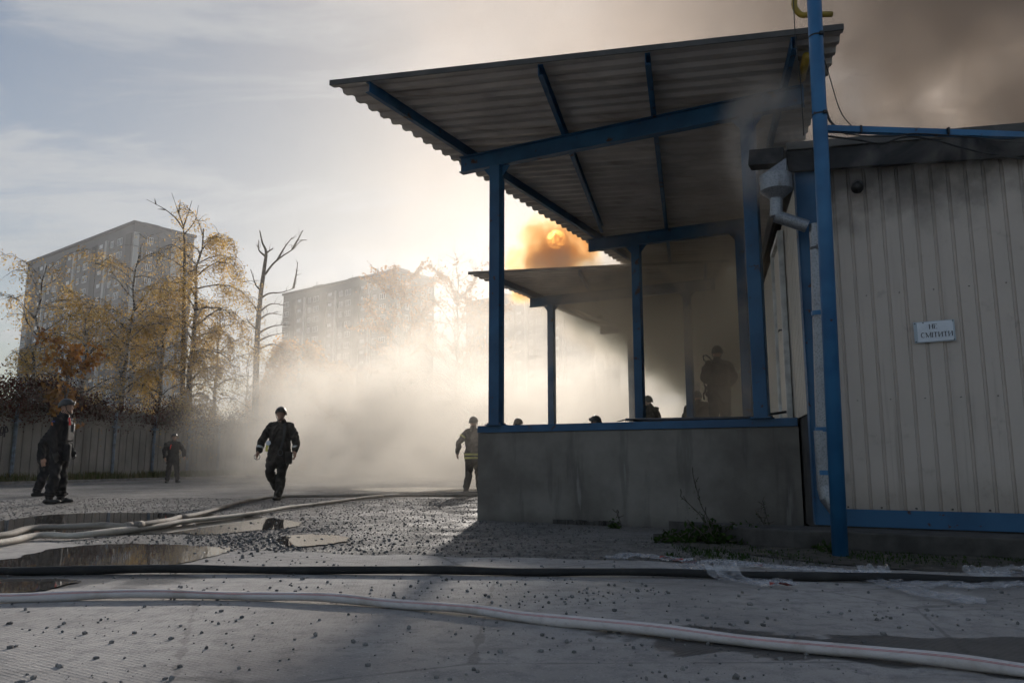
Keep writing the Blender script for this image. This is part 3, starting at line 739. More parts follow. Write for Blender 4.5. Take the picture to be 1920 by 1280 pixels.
# yellow gas pipe
g0 = AY(1490, -40, 6.5); g1 = AY(1490, 14, 6.5); g2 = AY(1502, 28, 6.5); g3 = AY(1560, 27, 6.5)
mb = MB(); mb.tube(catmull([g0, g1.lerp(g0, 0.4), g1, g2, g2.lerp(g3, 0.3), g3], 5), 0.026, 14)
tag(mb.build('gas_pipe', M['yellow'], None, smooth=True), 'yellow gas pipe elbow beside the top of the blue pole', 'pipe')
g0 = AY(1512, 105, 7.3); g1 = AY(1503, 148, 7.9)
mb = MB(); mb.tube([g0, g1], 0.04, 10); tag(mb.build('gas_pipe', M['yellow'], None, smooth=True), 'short yellow pipe behind the blue pole under the canopy', 'pipe')

# sign: paper in a plastic sleeve with serif letters
ps = CB + D*1.03 - DN*0.022; zs = AY(1747, 621, ps.y).z
root = empty('notice', (ps.x, ps.y, zs), -R(28.4)); root.scale = (0.80, 1, 0.80); root.rotation_euler = (0, R(-0.4), -R(28.4)); tag(root, 'white notice in a plastic sleeve reading НЕ СМІТИТИ on the siding', 'sign')
mb = MB(); mb.box((0, 0, 0), (0.385, 0.003, 0.225)); mb.build('sleeve', M['sleeve'], root)
mb = MB(); mb.box((0.008, -0.0028, 0.002), (0.335, 0.0016, 0.208)); mb.build('paper', M['paper'], root)
TH = 0.0075; TN = 0.0030
ink = None
def seg(x0, z0, x1, z1, w): ink.beam((x0, -0.0046, z0), (x1, -0.0046, z1), w, 0.0012, up=(0, 1, 0))
def serif(x, z, w=0.014): seg(x-w/2, z, x+w/2, z, TN*0.9)
def stem(x, z, h, t=TH): seg(x, z, x, z+h, t); serif(x, z); serif(x, z+h)
def letter(ch, x, z, h):
    w = h*0.62
    if ch == 'Н': stem(x, z, h); stem(x+w, z, h); seg(x, z+h*0.52, x+w, z+h*0.52, TN); return w
    if ch == 'Е':
        stem(x, z, h); seg(x, z+h, x+w*0.8, z+h, TN); seg(x, z, x+w*0.85, z, TN); seg(x, z+h*0.52, x+w*0.55, z+h*0.52, TN)
        seg(x+w*0.8, z+h, x+w*0.8, z+h*0.8, TN); seg(x+w*0.85, z, x+w*0.85, z+h*0.2, TN); return w*0.85
    if ch == 'С':
        pp = [(x+w*0.55+w*0.58*math.cos(a), z+h/2+h/2*math.sin(a)) for a in np.linspace(R(48), R(312), 15)]
        for k in range(14): seg(*pp[k], *pp[k+1], TN + (TH-TN)*math.sin(PI*(k+0.5)/14))
        seg(pp[0][0], pp[0][1], pp[0][0], z+h, TN); return w
    if ch == 'М':
        W = h*0.86; stem(x, z, h, TN); stem(x+W, z, h, TH); seg(x, z+h, x+W*0.47, z+h*0.05, TH); seg(x+W*0.47, z+h*0.05, x+W, z+h, TN); return W
    if ch == 'І': stem(x, z, h); return 0
    if ch == 'Т':
        stem(x+w/2, z, h); seg(x, z+h, x+w, z+h, TN); seg(x, z+h, x, z+h*0.8, TN); seg(x+w, z+h, x+w, z+h*0.8, TN); return w
    if ch == 'И': stem(x, z, h); stem(x+w*1.02, z, h); seg(x, z+h*0.05, x+w*1.02, z+h*0.95, TN); return w*1.02
x = -0.042
for ch in 'НЕ':
    ink = MB(); x += letter(ch, x, 0.030, 0.048) + 0.015; ink.build('letter', M['ink'], root)
x = -0.125
for ch in 'СМІТИТИ':
    ink = MB(); x += letter(ch, x, -0.060, 0.050) + 0.0150; ink.build('letter', M['ink'], root)
for xx, zz in ((-0.178, 0.095), (0.178, 0.10), (-0.178, -0.10), (0.178, -0.10), (-0.10, 0.098)):
    mb = MB(); mb.box((xx, -0.004, zz), (0.012, 0.004, 0.010)); mb.build('staple', M['black'], root)
# ------------------------------------------------------------------ concrete fence along the left side of the yard
FD = Vector((math.sin(R(13)), math.cos(R(13)), 0)); FN = Vector((math.cos(R(13)), -math.sin(R(13)), 0))   # FN looks into the yard
FP0 = Vector((-24.6 + 0.231*20.9, 20.9, 0)); PL = 2.5; FH = 2.9
def fence_panel_mesh():
    mb = MB(); g = 0.05; W = PL-0.03; n = 6; dep = 0.05
    mb.box((W/2, 0.07, FH/2), (W, 0.10, FH))                       # backing slab
    cw = W/n
    for k in range(n):                                              # raised ribs leave narrow vertical grooves
        mb.box((cw*(k+0.5), -0.005, 1.08), (cw-g, dep, 2.12))
    mb.box((W/2, -0.005, 2.37), (W, dep, 0.26)); mb.box((W/2, -0.005, 2.715), (W, dep, 0.33))
    me = mb.build('panel', M['panel']).data; ob = bpy.data.objects['panel']; bpy.data.objects.remove(ob); return me
pm = fence_panel_mesh()
root = empty('fence', FP0); tag(root, 'ribbed concrete panel fence with steel posts along the left of the yard', 'fence')
fyaw = PI/2 - R(13)
NP = 22
mb = MB(); mb.box((0, 0, 1.42), (0.13, 0.05, 2.84)); mb.box((0.0, -0.03, 1.42), (0.05, 0.06, 2.84)); mb.box((0, -0.02, 2.22), (0.42, 0.07, 0.07))
po = mb.build('post', M['fencepost']); pom = po.data; bpy.data.objects.remove(po)
for k in range(NP):
    child(pm, 'panel', root, FD*(k*PL) + FN*(0.012*math.sin(k*2.3)), (0, R(0.3*math.sin(k*1.7)), fyaw))
    child(pom, 'post', root, FD*(k*PL) + FN*0.10, (0, 0, fyaw))
# a scrawl sprayed on the nearest panels
mb = MB(); c = FP0 + FD*(2.62*PL) + FN*0.035
for st in ([(0, 0), (.1, .25), (.2, 0), (.3, .3), (.38, .02)], [(.45, .05), (.5, .3), (.62, .3), (.6, .1), (.48, .05)], [(.1, .1), (.3, .14), (.7, .12)], [(.7, 0), (.72, .35), (.86, .2), (.7, .15)]):
    mb.tube(catmull([c + FD*(x*0.8) + Vector((0, 0, 1.62 + y*1.1)) for x, y in st], 5), 0.022, 5)
tag(mb.build('graffiti', M['ink']), 'black scrawl sprayed on the fence at the left edge', 'graffiti')
# kerb and grass strip at the fence's foot
mb = MB(); a = FP0 + FN*1.5 - FD*4; b = FP0 + FN*1.5 + FD*60; mb.beam(a + Vector((0, 0, 0.045)), b + Vector((0, 0, 0.045)), 0.14, 0.09)
tag(mb.build('kerb', M['apron']), kind='structure')
def blades(name, pts, hmin, hmax, label, mat, lean=0.35, w=0.012):
    n = len(pts); pts = np.asarray(pts); h = rng.uniform(hmin, hmax, n)[:, None]; a = rng.uniform(0, 2*PI, n)
    dv = np.stack([np.cos(a), np.sin(a), np.zeros(n)], 1); sd = np.stack([-np.sin(a), np.cos(a), np.zeros(n)], 1)*w*(0.5+rng.random((n, 1)))
    ln = rng.normal(0, lean, (n, 1))
    v = np.empty((n, 5, 3)); up = np.array([0, 0, 1.0])
    v[:, 0] = pts - sd; v[:, 1] = pts + sd; mid = pts + up*h*0.55 + dv*h*ln*0.35
    v[:, 2] = mid + sd*0.7; v[:, 3] = mid - sd*0.7; v[:, 4] = pts + up*h*0.95 + dv*h*ln
    idx = (np.arange(n)*5)[:, None]; fs = np.concatenate([idx + np.array([[0, 1, 2]]), idx + np.array([[0, 2, 3]]), idx + np.array([[3, 2, 4]])], 1).reshape(-1, 3)
    me = bpy.data.meshes.new(name); me.from_pydata(v.reshape(-1, 3).tolist(), [], fs.tolist()); me.materials.append(mat); me.update()
    o = bpy.data.objects.new(name, me); C.objects.link(o); return tag(o, label, 'grass', kind='stuff')
gp = []
for k in range(16000):
    s = rs.uniform(-3, 40) ; w = abs(rs.gauss(0, 0.55))
    if w > 1.35: continue
    if math.sin(s*1.3)+math.sin(s*0.37+1) < -0.9 and rs.random() < 0.7: continue
    p = FP0 + FD*s + FN*(0.12 + w); gp.append((p.x, p.y, 0))
blades('grass', gp, 0.12, 0.45, 'strip of rough grass at the foot of the concrete fence', M['grass'], w=0.02)

# ------------------------------------------------------------------ foliage helpers
class Tree:
    def __init__(s, name, base, label, cat='tree', group=None):
        s.root = empty(name, base); tag(s.root, label, cat, group); s.base = Vector(base); s.br = MB(); s.tr = MB(); s.lc = []; s.ls = []
    def twig(s, p, d, ln, r, rnd, droop, n=5, wig=0.18):
        pts = [p]; d = d.normalized()
        for i in range(n):
            d = (d + Vector((rnd.gauss(0, wig), rnd.gauss(0, wig), rnd.gauss(0, wig) - droop*(i+1)/n))).normalized(); pts.append(pts[-1] + d*ln/n)
        s.br.tube(pts, [max(0.004, r*(1-0.8*i/n)) for i in range(n+1)], 5 if r > 0.03 else 4, cap=False); return pts
    def leaves(s, pts, n, spread, rnd, hang=0.0, size=(0.05, 0.10)):
        for _ in range(n):
            i = rnd.randrange(len(pts)-1); q = pts[i].lerp(pts[i+1], rnd.random())
            h = rnd.expovariate(1/hang) if hang > 0 else 0
            s.lc.append((q.x + rnd.gauss(0, spread), q.y + rnd.gauss(0, spread), q.z + rnd.gauss(0, spread*0.8) - h)); s.ls.append(rnd.uniform(*size))
    def done(s, bark, leafmat, asp=0.62):
        if s.tr.v: s.tr.build('trunk', bark, s.root, smooth=True)
        if s.br.v: s.br.build('branches', bark, s.root, smooth=True)
        if s.lc: quads('crown', s.lc, rng.normal(size=(len(s.lc), 3)), s.ls, asp, leafmat, s.root)
        return s.root
def birch(name, base, H, seed, label, leafmat, dens=1.0, spread=0.30, h0=0.25, nl=26, droop=0.25, tr=0.16, lean=(0, 0), bark='birch', hang=0.25, size=(0.028, 0.058), bare_top=False, bias=None, up=0.75):
    rnd = random.Random(seed); t = Tree(name, base, label); pts = []; N = 12
    for i in range(N+1):
        f = i/N; pts.append(Vector((lean[0]*f*f*H + rnd.gauss(0, 0.05)*f*2, lean[1]*f*f*H + rnd.gauss(0, 0.05)*f*2, f*H*0.97)))
    t.tr.tube(pts, [tr*(1-0.86*(i/N)**0.8)*(1.35 if i == 0 else 1) for i in range(N+1)], 9, cap=False)
    for k in range(nl):
        f = h0 + (0.97-h0)*((k+rnd.random())/nl); az = k*2.4 + rnd.uniform(-0.5, 0.5)
        i = min(N-1, int(f*N)); p = pts[i].lerp(pts[i+1], f*N-i)
        prof = math.sin(PI*min(1, ((1-f)/(1-h0))**0.8*0.85 + 0.12)); ln = H*spread*(0.35 + 0.75*prof)*rnd.uniform(0.7, 1.15)
        d = Vector((math.cos(az), math.sin(az), up + rnd.uniform(-0.2, 0.5)))
        if bias is not None: d += Vector(bias)*f
        lp = t.twig(p, d, ln, tr*0.34*(1-f*0.6), rnd, droop, 6, 0.14)
        thick = rnd.choice((0.25, 0.7, 1.0, 1.5)); bare = bare_top and f > 0.86
        nleaf = int(52*dens*thick*ln)
        if not bare: t.leaves(lp[2:], nleaf, 0.16, rnd, hang, size)
        for j in range(5 + int(ln*1.6)):
            q = rnd.randrange(2, 7); az2 = rnd.uniform(0, 2*PI)
            sp = t.twig(lp[q], Vector((math.cos(az2), math.sin(az2), rnd.uniform(-0.2, 0.7))) + (lp[q]-lp[q-1]).normalized()*0.7, ln*rnd.uniform(0.22, 0.45), tr*0.10*(1-f*0.5)+0.004, rnd, droop*1.6, 4, 0.25)
            if not bare: t.leaves(sp, int(30*dens*thick*rnd.uniform(0.3, 1.6)), 0.10, rnd, hang, size)
    return t.done(M[bark], leafmat)
def B(x, Y): return Vector(((x-960)/1468*Y, Y, 0))
birch('birch_tree', B(40, 30.5), 8.9, 11, 'sparse golden birch at the far left before the apartment block', M['leafgold'], 0.65, 0.28, 0.22, 22, 0.30, 0.13, (0.02, 0))
birch('birch_tree', B(140, 33.0), 7.8, 12, 'leaning golden birch over the left end of the fence', M['leafgold'], 0.75, 0.38, 0.22, 26, 0.28, 0.15, (-0.01, 0))
birch('birch_tree', B(218, 35.5), 10.9, 13, 'tall golden birch in front of the apartment block corner', M['leafgold'], 0.85, 0.29, 0.24, 28, 0.28, 0.17, (0.02, 0))
birch('birch_tree', B(345, 39.0), 13.2, 14, 'tallest birch with drooping golden crown and bare forked top', M['leafgold'], 2.2, 0.25, 0.16, 34, 0.42, 0.24, (0.01, 0), hang=0.45, bias=(0.35, 0, 0))
birch('birch_tree', B(395, 42.0), 9.6, 15, 'lower golden birch beside the tallest birch', M['leafgold'], 1.6, 0.33, 0.12, 24, 0.4, 0.15, hang=0.4)
birch('birch_tree', B(290, 37.0), 8.4, 25, 'short golden birch between the two tall birches', M['leafgold'], 1.0, 0.36, 0.14, 22, 0.4, 0.13, hang=0.35)
birch('oak_tree', B(112, 29.0), 5.2, 16, 'young brown leaved oak behind the fence', M['leafbrown'], 0.6, 0.26, 0.35, 13, 0.1, 0.10, bark='bark', hang=0.05, size=(0.06, 0.13))
birch('willow_tree', B(560, 50.0), 8.8, 17, 'hazy orange willow behind the smoke beside the dead tree', M['leaforange'], 2.2, 0.36, 0.10, 30, 0.55, 0.25, bark='bark', hang=0.8, size=(0.06, 0.13))
birch('willow_tree', B(625, 56.0), 7.2, 18, 'fainter orange willow deeper in the smoke', M['leaforange'], 1.6, 0.36, 0.10, 24, 0.5, 0.2, bark='bark', hang=0.7, size=(0.06, 0.13))
birch('bare_tree', B(455, 52.0), 8.6, 19, 'small leafless tree left of the dead trunk', M['leafbrown'], 0.05, 0.26, 0.15, 22, -0.12, 0.11, bark='bark', hang=0.0)
birch('poplar_tree', B(855, 95.0), 25.0, 20, 'tall thinly leaved tree right of the second apartment block', M['leafbrown'], 0.28, 0.26, 0.12, 30, 0.05, 0.35, bark='bark', hang=0.2, size=(0.10, 0.2))
birch('poplar_tree', B(745, 118.0), 30.8, 21, 'thin treetop showing above the second apartment block', M['leafbrown'], 0.5, 0.24, 0.3, 26, 0.05, 0.4, bark='bark', hang=0.2, size=(0.12, 0.24))
birch('poplar_tree', B(905, 110.0), 24.0, 22, 'hazy tree just left of the nearest blue post', M['leafbrown'], 0.5, 0.24, 0.15, 26, 0.05, 0.35, bark='bark', hang=0.2, size=(0.12, 0.22))
# bare forked branches above the tallest birch
# dead tree
rnd = random.Random(44); t = Tree('dead_tree', B(478, 45), 'dead leafless tree with snapped side branches'); o = t.base
def dp(x, y, dY=0.0): return AY(x, y, 45+dY) - o
tp = [dp(477, 868), dp(479, 740), dp(482, 640), dp(488, 560), dp(496, 500), dp(499, 472), dp(492, 455), dp(487, 432)]
t.tr.tube(catmull(tp, 4), [0.21 - 0.18*(i/28) for i in range(29)], 10, cap=True)
for b in ([(497, 515), (512, 495), (530, 480), (548, 468), (564, 452), (575, 450)], [(548, 468), (560, 447), (568, 432)], [(520, 488), (535, 462), (548, 445)], [(492, 545), (480, 535), (470, 505)],
          [(488, 560), (505, 550), (530, 548), (552, 540)], [(550, 540), (556, 510), (558, 492)], [(486, 585), (508, 570), (535, 572)], [(485, 600), (505, 588), (528, 590)], [(484, 625), (510, 612), (545, 608)], [(484, 640), (505, 630), (540, 622)],
          [(484, 585), (474, 570), (468, 565)], [(483, 620), (470, 607), (462, 598)], [(497, 480), (485, 468), (485, 450)], [(498, 475), (512, 466)], [(482, 660), (470, 650), (460, 644)], [(484, 655), (510, 645), (530, 652)]):
    dY = 0.0; k = len(b); P = [dp(x, y, dY*i/(k-1)) for i, (x, y) in enumerate(b)]
    P = catmull(P, 4); t.br.tube(P, [max(0.022, 0.075*(1-i/len(P))) for i in range(len(P))], 5, cap=False)
    for q in range(4):
        i = rnd.randrange(len(P)//3, len(P)-1); t.twig(P[i], (P[i+1]-P[i]).normalized()*0.8 + Vector((rnd.gauss(0, .7), rnd.gauss(0, .7), rnd.uniform(0, 1.0))), rnd.uniform(0.3, 0.9), 0.018, rnd, -0.05, 4, 0.25)
t.done(M['bark'], None)
# bare forks rising from the tallest birch
t = Tree('bare_tree', B(340, 39.6), 'leafless forked tree rising behind the tallest birch'); o = t.base
def dq(x, y, dY=0.0): return AY(x, y, 39.6+dY) - o
t.tr.tube(catmull([dq(342, 868), dq(343, 700), dq(345, 560), dq(346, 470), dq(344, 425)], 4), [0.16-0.13*(i/16) for i in range(17)], 8, cap=False)
for b in ([(344, 425), (335, 400), (330, 385), (322, 362)], [(335, 400), (338, 376)], [(344, 430), (330, 410), (310, 393), (292, 383), (275, 374)], [(310, 393), (296, 392)], [(344, 425), (352, 402), (360, 376)], [(345, 440), (365, 415), (372, 385)], [(292, 383), (290, 372)]):
    P = catmull([dq(x, y) for x, y in b], 4); t.br.tube(P, [max(0.012, 0.045*(1-i/len(P))) for i in range(len(P))], 5, cap=False)
t.done(M['bark'], None)

# vines hanging over the fence top: dark red masses
def vine(s0, s1, hgt, n, seed, label):
    rnd = random.Random(seed); t = Tree('vine', FP0 + FD*s0, label, 'vine'); o = t.base
    for k in range(int((s1-s0)*5)):
        s = rnd.uniform(s0, s1); p = FP0 + FD*s + FN*rnd.uniform(-0.1, 0.2) + Vector((0, 0, FH)) - o
        t.twig(p, Vector((rnd.gauss(0, 1), rnd.gauss(0, 1), rnd.uniform(-0.6, 1.2))), rnd.uniform(0.5, hgt*1.1), 0.014, rnd, rnd.uniform(-0.2, 0.5), 5, 0.3)
    cl = [(rnd.uniform(s0, s1), rnd.uniform(-0.3, hgt*0.9), rnd.uniform(0.25, 0.6)) for _ in range(int((s1-s0)*3.2))]
    for k in range(n):
        s, z, w = rnd.choice(cl); 
        env = hgt*(0.65+0.35*math.sin(s*0.9)+0.2*math.sin(s*2.7))
        zz = min(z, env) + rnd.gauss(0, w*0.55); p = FP0 + FD*(s+rnd.gauss(0, w)) + FN*(0.12 + rnd.gauss(0, 0.22 + 0.1*max(0, zz))) + Vector((0, 0, FH - 0.05 + zz)) - o
        t.lc.append(tuple(p)); t.ls.append(rnd.uniform(0.022, 0.05))
    t.done(M['bark'], M['leafred'], 0.85)
vine(-4.0, 9.5, 1.0, 26000, 1, 'thick dark red vine heaped on the left end of the fence')
vine(9.0, 20.0, 0.5, 9000, 2, 'dark red vine trailing along the middle of the fence top')
vine(19.5, 42.0, 0.5, 8000, 3, 'smoke veiled vine along the far end of the fence')

# ------------------------------------------------------------------ apartment blocks
def wall_mat(name, a, b):
    m, nt, out = newmat(name); p = geo_pos(nt); n = noise(nt, p, 0.25, 4)
    pbsdf(nt, out, mixc(nt, n, a, b), 0.9, 0, 0.2); return m
M['aptA'] = wall_mat('apartment_grey', (0.125, 0.128, 0.135), (0.165, 0.168, 0.175)); M['aptB'] = wall_mat('apartment_dark', (0.065, 0.07, 0.077), (0.09, 0.095, 0.10)); M['aptC'] = wall_mat('apartment_pale', (0.42, 0.42, 0.415), (0.52, 0.52, 0.51))
M['glass'] = simple('window_glass', (0.05, 0.06, 0.07), 0.08, var=0.5, scale=0.4); M['frame'] = simple('window_frame', (0.74, 0.74, 0.74), 0.6)
M['brick'] = simple('loggia_brick', (0.16, 0.085, 0.06), 0.9)
def win_mesh(w, h, loggia=False):
    mb = MB()
    if loggia:
        mb.box((0, -0.10, -h/2+0.55), (w, 0.12, 1.1), 0, 0); mb.box((0, 0.10, 0), (w, 0.04, h), 0, 1); mb.box((-w*0.25, -0.06, 0.45), (w*0.5, 0.05, h-1.3), 0, 2)
        ms = [M['aptA'], M['brick'], M['frame']]
    else:
        mb.box((0, 0.0, 0), (w, 0.06, h), 0, 1)
        for x in (-w/2, -w/6, w/6, w/2): mb.box((x, -0.05, 0), (0.16, 0.06, h), 0, 0)
        mb.box((0, -0.05, h/2), (w, 0.06, 0.14), 0, 0); mb.box((0, -0.07, -h/2), (w, 0.10, 0.14), 0, 0)
        ms = [M['frame'], M['glass']]
    ob = mb.build('window', ms); me = ob.data; bpy.data.objects.remove(ob); return me
WM = win_mesh(2.3, 1.6); WS = win_mesh(1.3, 1.5); WL = win_mesh(3.4, 2.3, True)
def block(corner, ang, LA, LB, H, label, floors=16):
    root = empty('apartment_block', corner, ang); tag(root, label, 'apartment block')
    mb = MB(); mb.box((-LA/2, LB/2, H/2), (LA, LB, H)); mb.build('body', M['aptA'], root)
    mb = MB(); mb.box((-LA/2, LB/2, H+0.35), (LA+0.8, LB+0.8, 0.7)); rf = mb.build('roof', M['aptB'], root)
    for k in range(3):
        mb = MB(); mb.box((-LA*(0.15+0.33*k), LB*0.5, H+1.9), (5, 4, 2.4)); mb.build('lift_house', M['aptA'], rf)
    for k in range(9):
        mb = MB(); x = -LA*(0.06+0.11*k); hh = 1.2+2.6*((k*37) % 5)/4
        mb.tube([(x, LB*0.4, H+0.6), (x, LB*0.4, H+0.7+hh)], 0.09, 5); mb.build('aerial' if k % 2 else 'vent_pipe', M['aptB'], rf)
    def onA(x, z, d=0): return (-LA + x, -0.02 - d, z)
    cols = 14; cw = LA/cols; fh = (H-3.4)/floors
    for k in range(cols):
        if k % 4 in (1,): 
            mb = MB(); mb.box((-LA + cw*(k+0.5), -0.10, H/2-1), (cw*0.62, 0.2, H-2)); mb.build('facade_strip', M['aptB'], root)
        if k % 4 == 3:
            mb = MB(); mb.box((-LA + cw*(k+0.05), -0.25, H/2-1), (cw*0.22, 0.5, H-2)); mb.build('facade_strip', M['aptC'], root)
    for k in range(cols):
        if k % 4 == 1: continue
        for f in range(floors):
            z = 1.6 + (f+0.55)*fh
            me = WL if k % 4 == 2 else (WM if k % 4 == 0 else WS)
            child(me, 'window', root, (-LA + cw*(k+(0.5 if k % 4 != 3 else 0.62)), -0.06, z))
    # end wall: a dark corner bay, pale strip and small windows
    mb = MB(); mb.box((0.12, LB*0.5, H/2-1), (0.24, LB*0.22, H-2)); mb.build('facade_strip', M['aptB'], root)
    mb = MB(); mb.box((0.12, LB*0.70, H/2-2), (0.24, LB*0.16, H-4)); mb.build('facade_strip', M['aptC'], root)
    mb = MB(); mb.box((0.10, 0.55, H/2-1), (0.5, 1.1, H-2)); mb.build('facade_strip', M['aptC'], root)
    for y in (LB*0.26, LB*0.88):
        for f in range(floors): child(WS, 'window', root, (0.06, y, 1.6 + (f+0.55)*fh), (0, 0, PI/2))
    return root
ANG = math.atan2(-32, 41)
block((-89, 176, 0), ANG, 62, 15, 56.5, 'tall grey apartment block at the left behind the birches')
block((-32, 210, 0), ANG, 52, 15, 53.5, 'hazy apartment block in the middle behind the smoke')
block((24, 224, 0), ANG, 50, 15, 53.5, 'faintest apartment block just left of the nearest blue post')

# low building at the end of the yard
root = empty('garage', (-4, 60, 0)); tag(root, 'low flat roofed building lost in the smoke at the yard end', 'building')
mb = MB(); mb.box((0, 3, 2.6), (26, 6, 5.2)); mb.build('wall', M['panel'], root)
mb = MB(); mb.box((0, 2.8, 5.32), (26.8, 6.8, 0.24)); mb.build('roof', M['roofgrey'], root)
for x in (-9.2, -4.0, 1.2):
    mb = MB(); mb.box((x, -0.03, 4.3), (1.1, 0.08, 0.9), 0, 1)
    for q in (-0.55, 0, 0.55): mb.box((x+q, -0.08, 4.3), (0.08, 0.06, 0.98), 0, 0)
    for q in (-0.45, 0.45): mb.box((x, -0.085, 4.3+q), (1.18, 0.06, 0.08), 0, 0)
    mb.build('window', [M['frame'], M['glass']], root)

# ------------------------------------------------------------------ hoses
def sag(pts, r, z0=0.004):
    return [Vector((p.x, p.y, z0 + r*0.86)) for p in pts]
def hose(px, r, mat, label, stripes=None, flat=0.86, z0=0.004, lift=None, bands=()):
    P = catmull([G(x, y) for x, y in px], 10); P = [p for p in P]
    pts = []
    for i, p in enumerate(P):
        z = z0 + r*flat + 0.004*math.sin(i*0.35) + 0.004
        if lift: z += lift(p)
        pts.append(Vector((p.x, p.y, z)))
    root = empty('fire_hose', pts[0]); tag(root, label, 'hose'); o = pts[0]
    mb = MB(); k = len(pts); ring = 14
    for i, p in enumerate(pts):
        t = (pts[min(i+1, k-1)]-pts[max(i-1, 0)]).normalized(); x = t.cross(Vector((0, 0, 1))).normalized(); y = x.cross(t)
        wob = 1 + 0.05*math.sin(i*0.7) + 0.06*math.sin(i*0.23+1) + 0.05*math.sin(i*0.09+len(pts))
        for j in range(ring):
            a = 2*PI*j/ring; mb.v.append(tuple(p - o + x*math.cos(a)*r*1.06*wob + y*math.sin(a)*r*flat/wob))
    for i in range(k-1):
        for j in range(ring):
            a, b = i*ring+j, i*ring+(j+1) % ring; mb.f.append((a, a+ring, b+ring, b)); mb.m.append(0)
    mb.f += [tuple(range(ring)), tuple(range((k-1)*ring, k*ring))[::-1]]; mb.m += [0, 0]
    mb.build('jacket', mat, root, smooth=True)
    if stripes:
        for ang in stripes:
            sm = MB()
            for i, p in enumerate(pts):
                t = (pts[min(i+1, k-1)]-pts[max(i-1, 0)]).normalized(); x = t.cross(Vector((0, 0, 1))).normalized(); y = x.cross(t)
                wob = 1 + 0.05*math.sin(i*0.7) + 0.06*math.sin(i*0.23+1) + 0.05*math.sin(i*0.09+len(pts))
                for da in (-0.035, 0.035):
                    a = ang+da; sm.v.append(tuple(p - o + x*math.cos(a)*(r*1.06*wob+0.0008) + y*math.sin(a)*(r*flat/wob+0.0008)))
            for i in range(k-1): sm.f.append((2*i, 2*i+1, 2*i+3, 2*i+2)); sm.m.append(0)
            sm.build('stripe', M['redstripe'], root, smooth=True)
    for b in bands:
        i = min(range(k), key=lambda q: (pts[q]-G(*b)).length); mb = MB()
        mb.tube([pts[max(i-1, 0)]-o, pts[min(i+1, k-1)]-o], r*1.14, 14); mb.build('coupling', M['hosegrey'], root, smooth=True)
    return root
hose([(-160, 1083), (0, 1080), (250, 1077), (500, 1077), (800, 1079), (1000, 1081), (1250, 1084), (1500, 1090), (1750, 1096), (2000, 1101)], 0.029, M['hoseblack'], 'straight black hose lying across the road')
hose([(-160, 1139), (0, 1132), (200, 1126), (420, 1126), (600, 1132), (750, 1143), (900, 1158), (1050, 1176), (1300, 1204), (1600, 1236), (1900, 1270), (2100, 1294)], 0.0262, M['hosewhite'], 'white fire hose with thin red stripes across the foreground', stripes=(0.62, 0.80))
hl = lambda p: 0.0
hose([(-140, 1034), (0, 1016), (52, 1004), (113, 1000), (180, 1000), (240, 1000), (299, 991), (335, 978), (357, 974), (430, 952), (470, 942), (520, 936), (640, 933), (760, 930), (900, 926), (1000, 922)], 0.036, M['hosegrey'], 'muddy grey fire hose curving past the puddle to the walking man', z0=0.012,
     lift=lambda p: 0.03*math.exp(-((p-G(240, 1000)).length/1.2)**2), bands=((242, 1000), (262, 998)))
hose([(-140, 1050), (0, 1026), (69, 1013), (131, 1012), (192, 1007), (302, 992), (344, 985), (481, 967), (550, 955), (640, 943), (731, 932), (820, 924), (900, 920)], 0.033, M['hosebeige'], 'dirty beige fire hose running from the puddle into the smoke', z0=0.010)
hose([(700, 934), (790, 931), (880, 930), (960, 931)], 0.033, M['hosegrey'], 'grey fire hose on the ground near the dock corner')

# ------------------------------------------------------------------ crumpled barrier film
def tape(px, width, seed, label, red=()):
    rnd = random.Random(seed); P = catmull([G(x, y) for x, y in px], 14); root = empty('barrier_film', P[0]); tag(root, label, 'plastic film'); o = P[0]
    rows = 11; mb = MB(); rd = MB(); k = len(P)
    ph = [rnd.uniform(0, 6) for _ in range(8)]
    for i, p in enumerate(P):
        t = (P[min(i+1, k-1)]-P[max(i-1, 0)]).normalized(); x = Vector((-t.y, t.x, 0)); f = i/k
        w = width*(0.5 + 0.45*abs(math.sin(f*7+ph[0])) + 0.25*abs(math.sin(f*15+ph[1])))
        for j in range(rows):
            q = j/(rows-1)-0.5
            z = 0.005 + 0.020*abs(math.sin(q*11+ph[2]+1.6*math.sin(f*9))) + 0.014*abs(math.sin(q*6+f*13+ph[3])) + 0.004*rnd.random()
            hosez = 0.062*math.exp(-((p.y - q*w - (G(p.x*230+960, 1085).y))/0.05)**2) if False else 0
            pos = p + x*(q*w + 0.006*math.sin(f*21+j)) + Vector((0, 0, z))
            # lie over the black hose
            hy = G(960 + pos.x/4.75*1450, 1085).y if False else 4.93 - 0.035*pos.x
            pos.z += 0.062*math.exp(-((pos.y-hy)/0.055)**2)
            mb.v.append(tuple(pos - o))
    for i in range(k-1):
        for j in range(rows-1):
            a = i*rows+j; mb.f.append((a, a+1, a+rows+1, a+rows))
            isred = any(r0 <= i/k <= r1 and j0 <= j < j1 for r0, r1, j0, j1 in red); mb.m.append(1 if isred else 0)
    mb.build('film', [M['film'], M['redtape']], root, smooth=True)
tape([(1148, 1053), (1185, 1046), (1230, 1051), (1290, 1058)], 0.13, 1, 'clear film end with red print left of the crumpled barrier tape', red=((0.68, 0.92, 4, 6),))
tape([(1284, 1064), (1340, 1060), (1420, 1066), (1500, 1074), (1580, 1078), (1625, 1084), (1680, 1104), (1740, 1122), (1800, 1132), (1850, 1136)], 0.20, 2, 'long crumpled clear film with red print draped over the black hose', red=((0.0, 0.05, 6, 8), (0.2, 0.23, 3, 5)))
tape([(1285, 1066), (1325, 1078), (1365, 1090), (1410, 1098), (1450, 1100), (1490, 1100)], 0.20, 3, 'crumpled clear film lying in front of the black hose', red=((0.72, 0.9, 0, 1),))
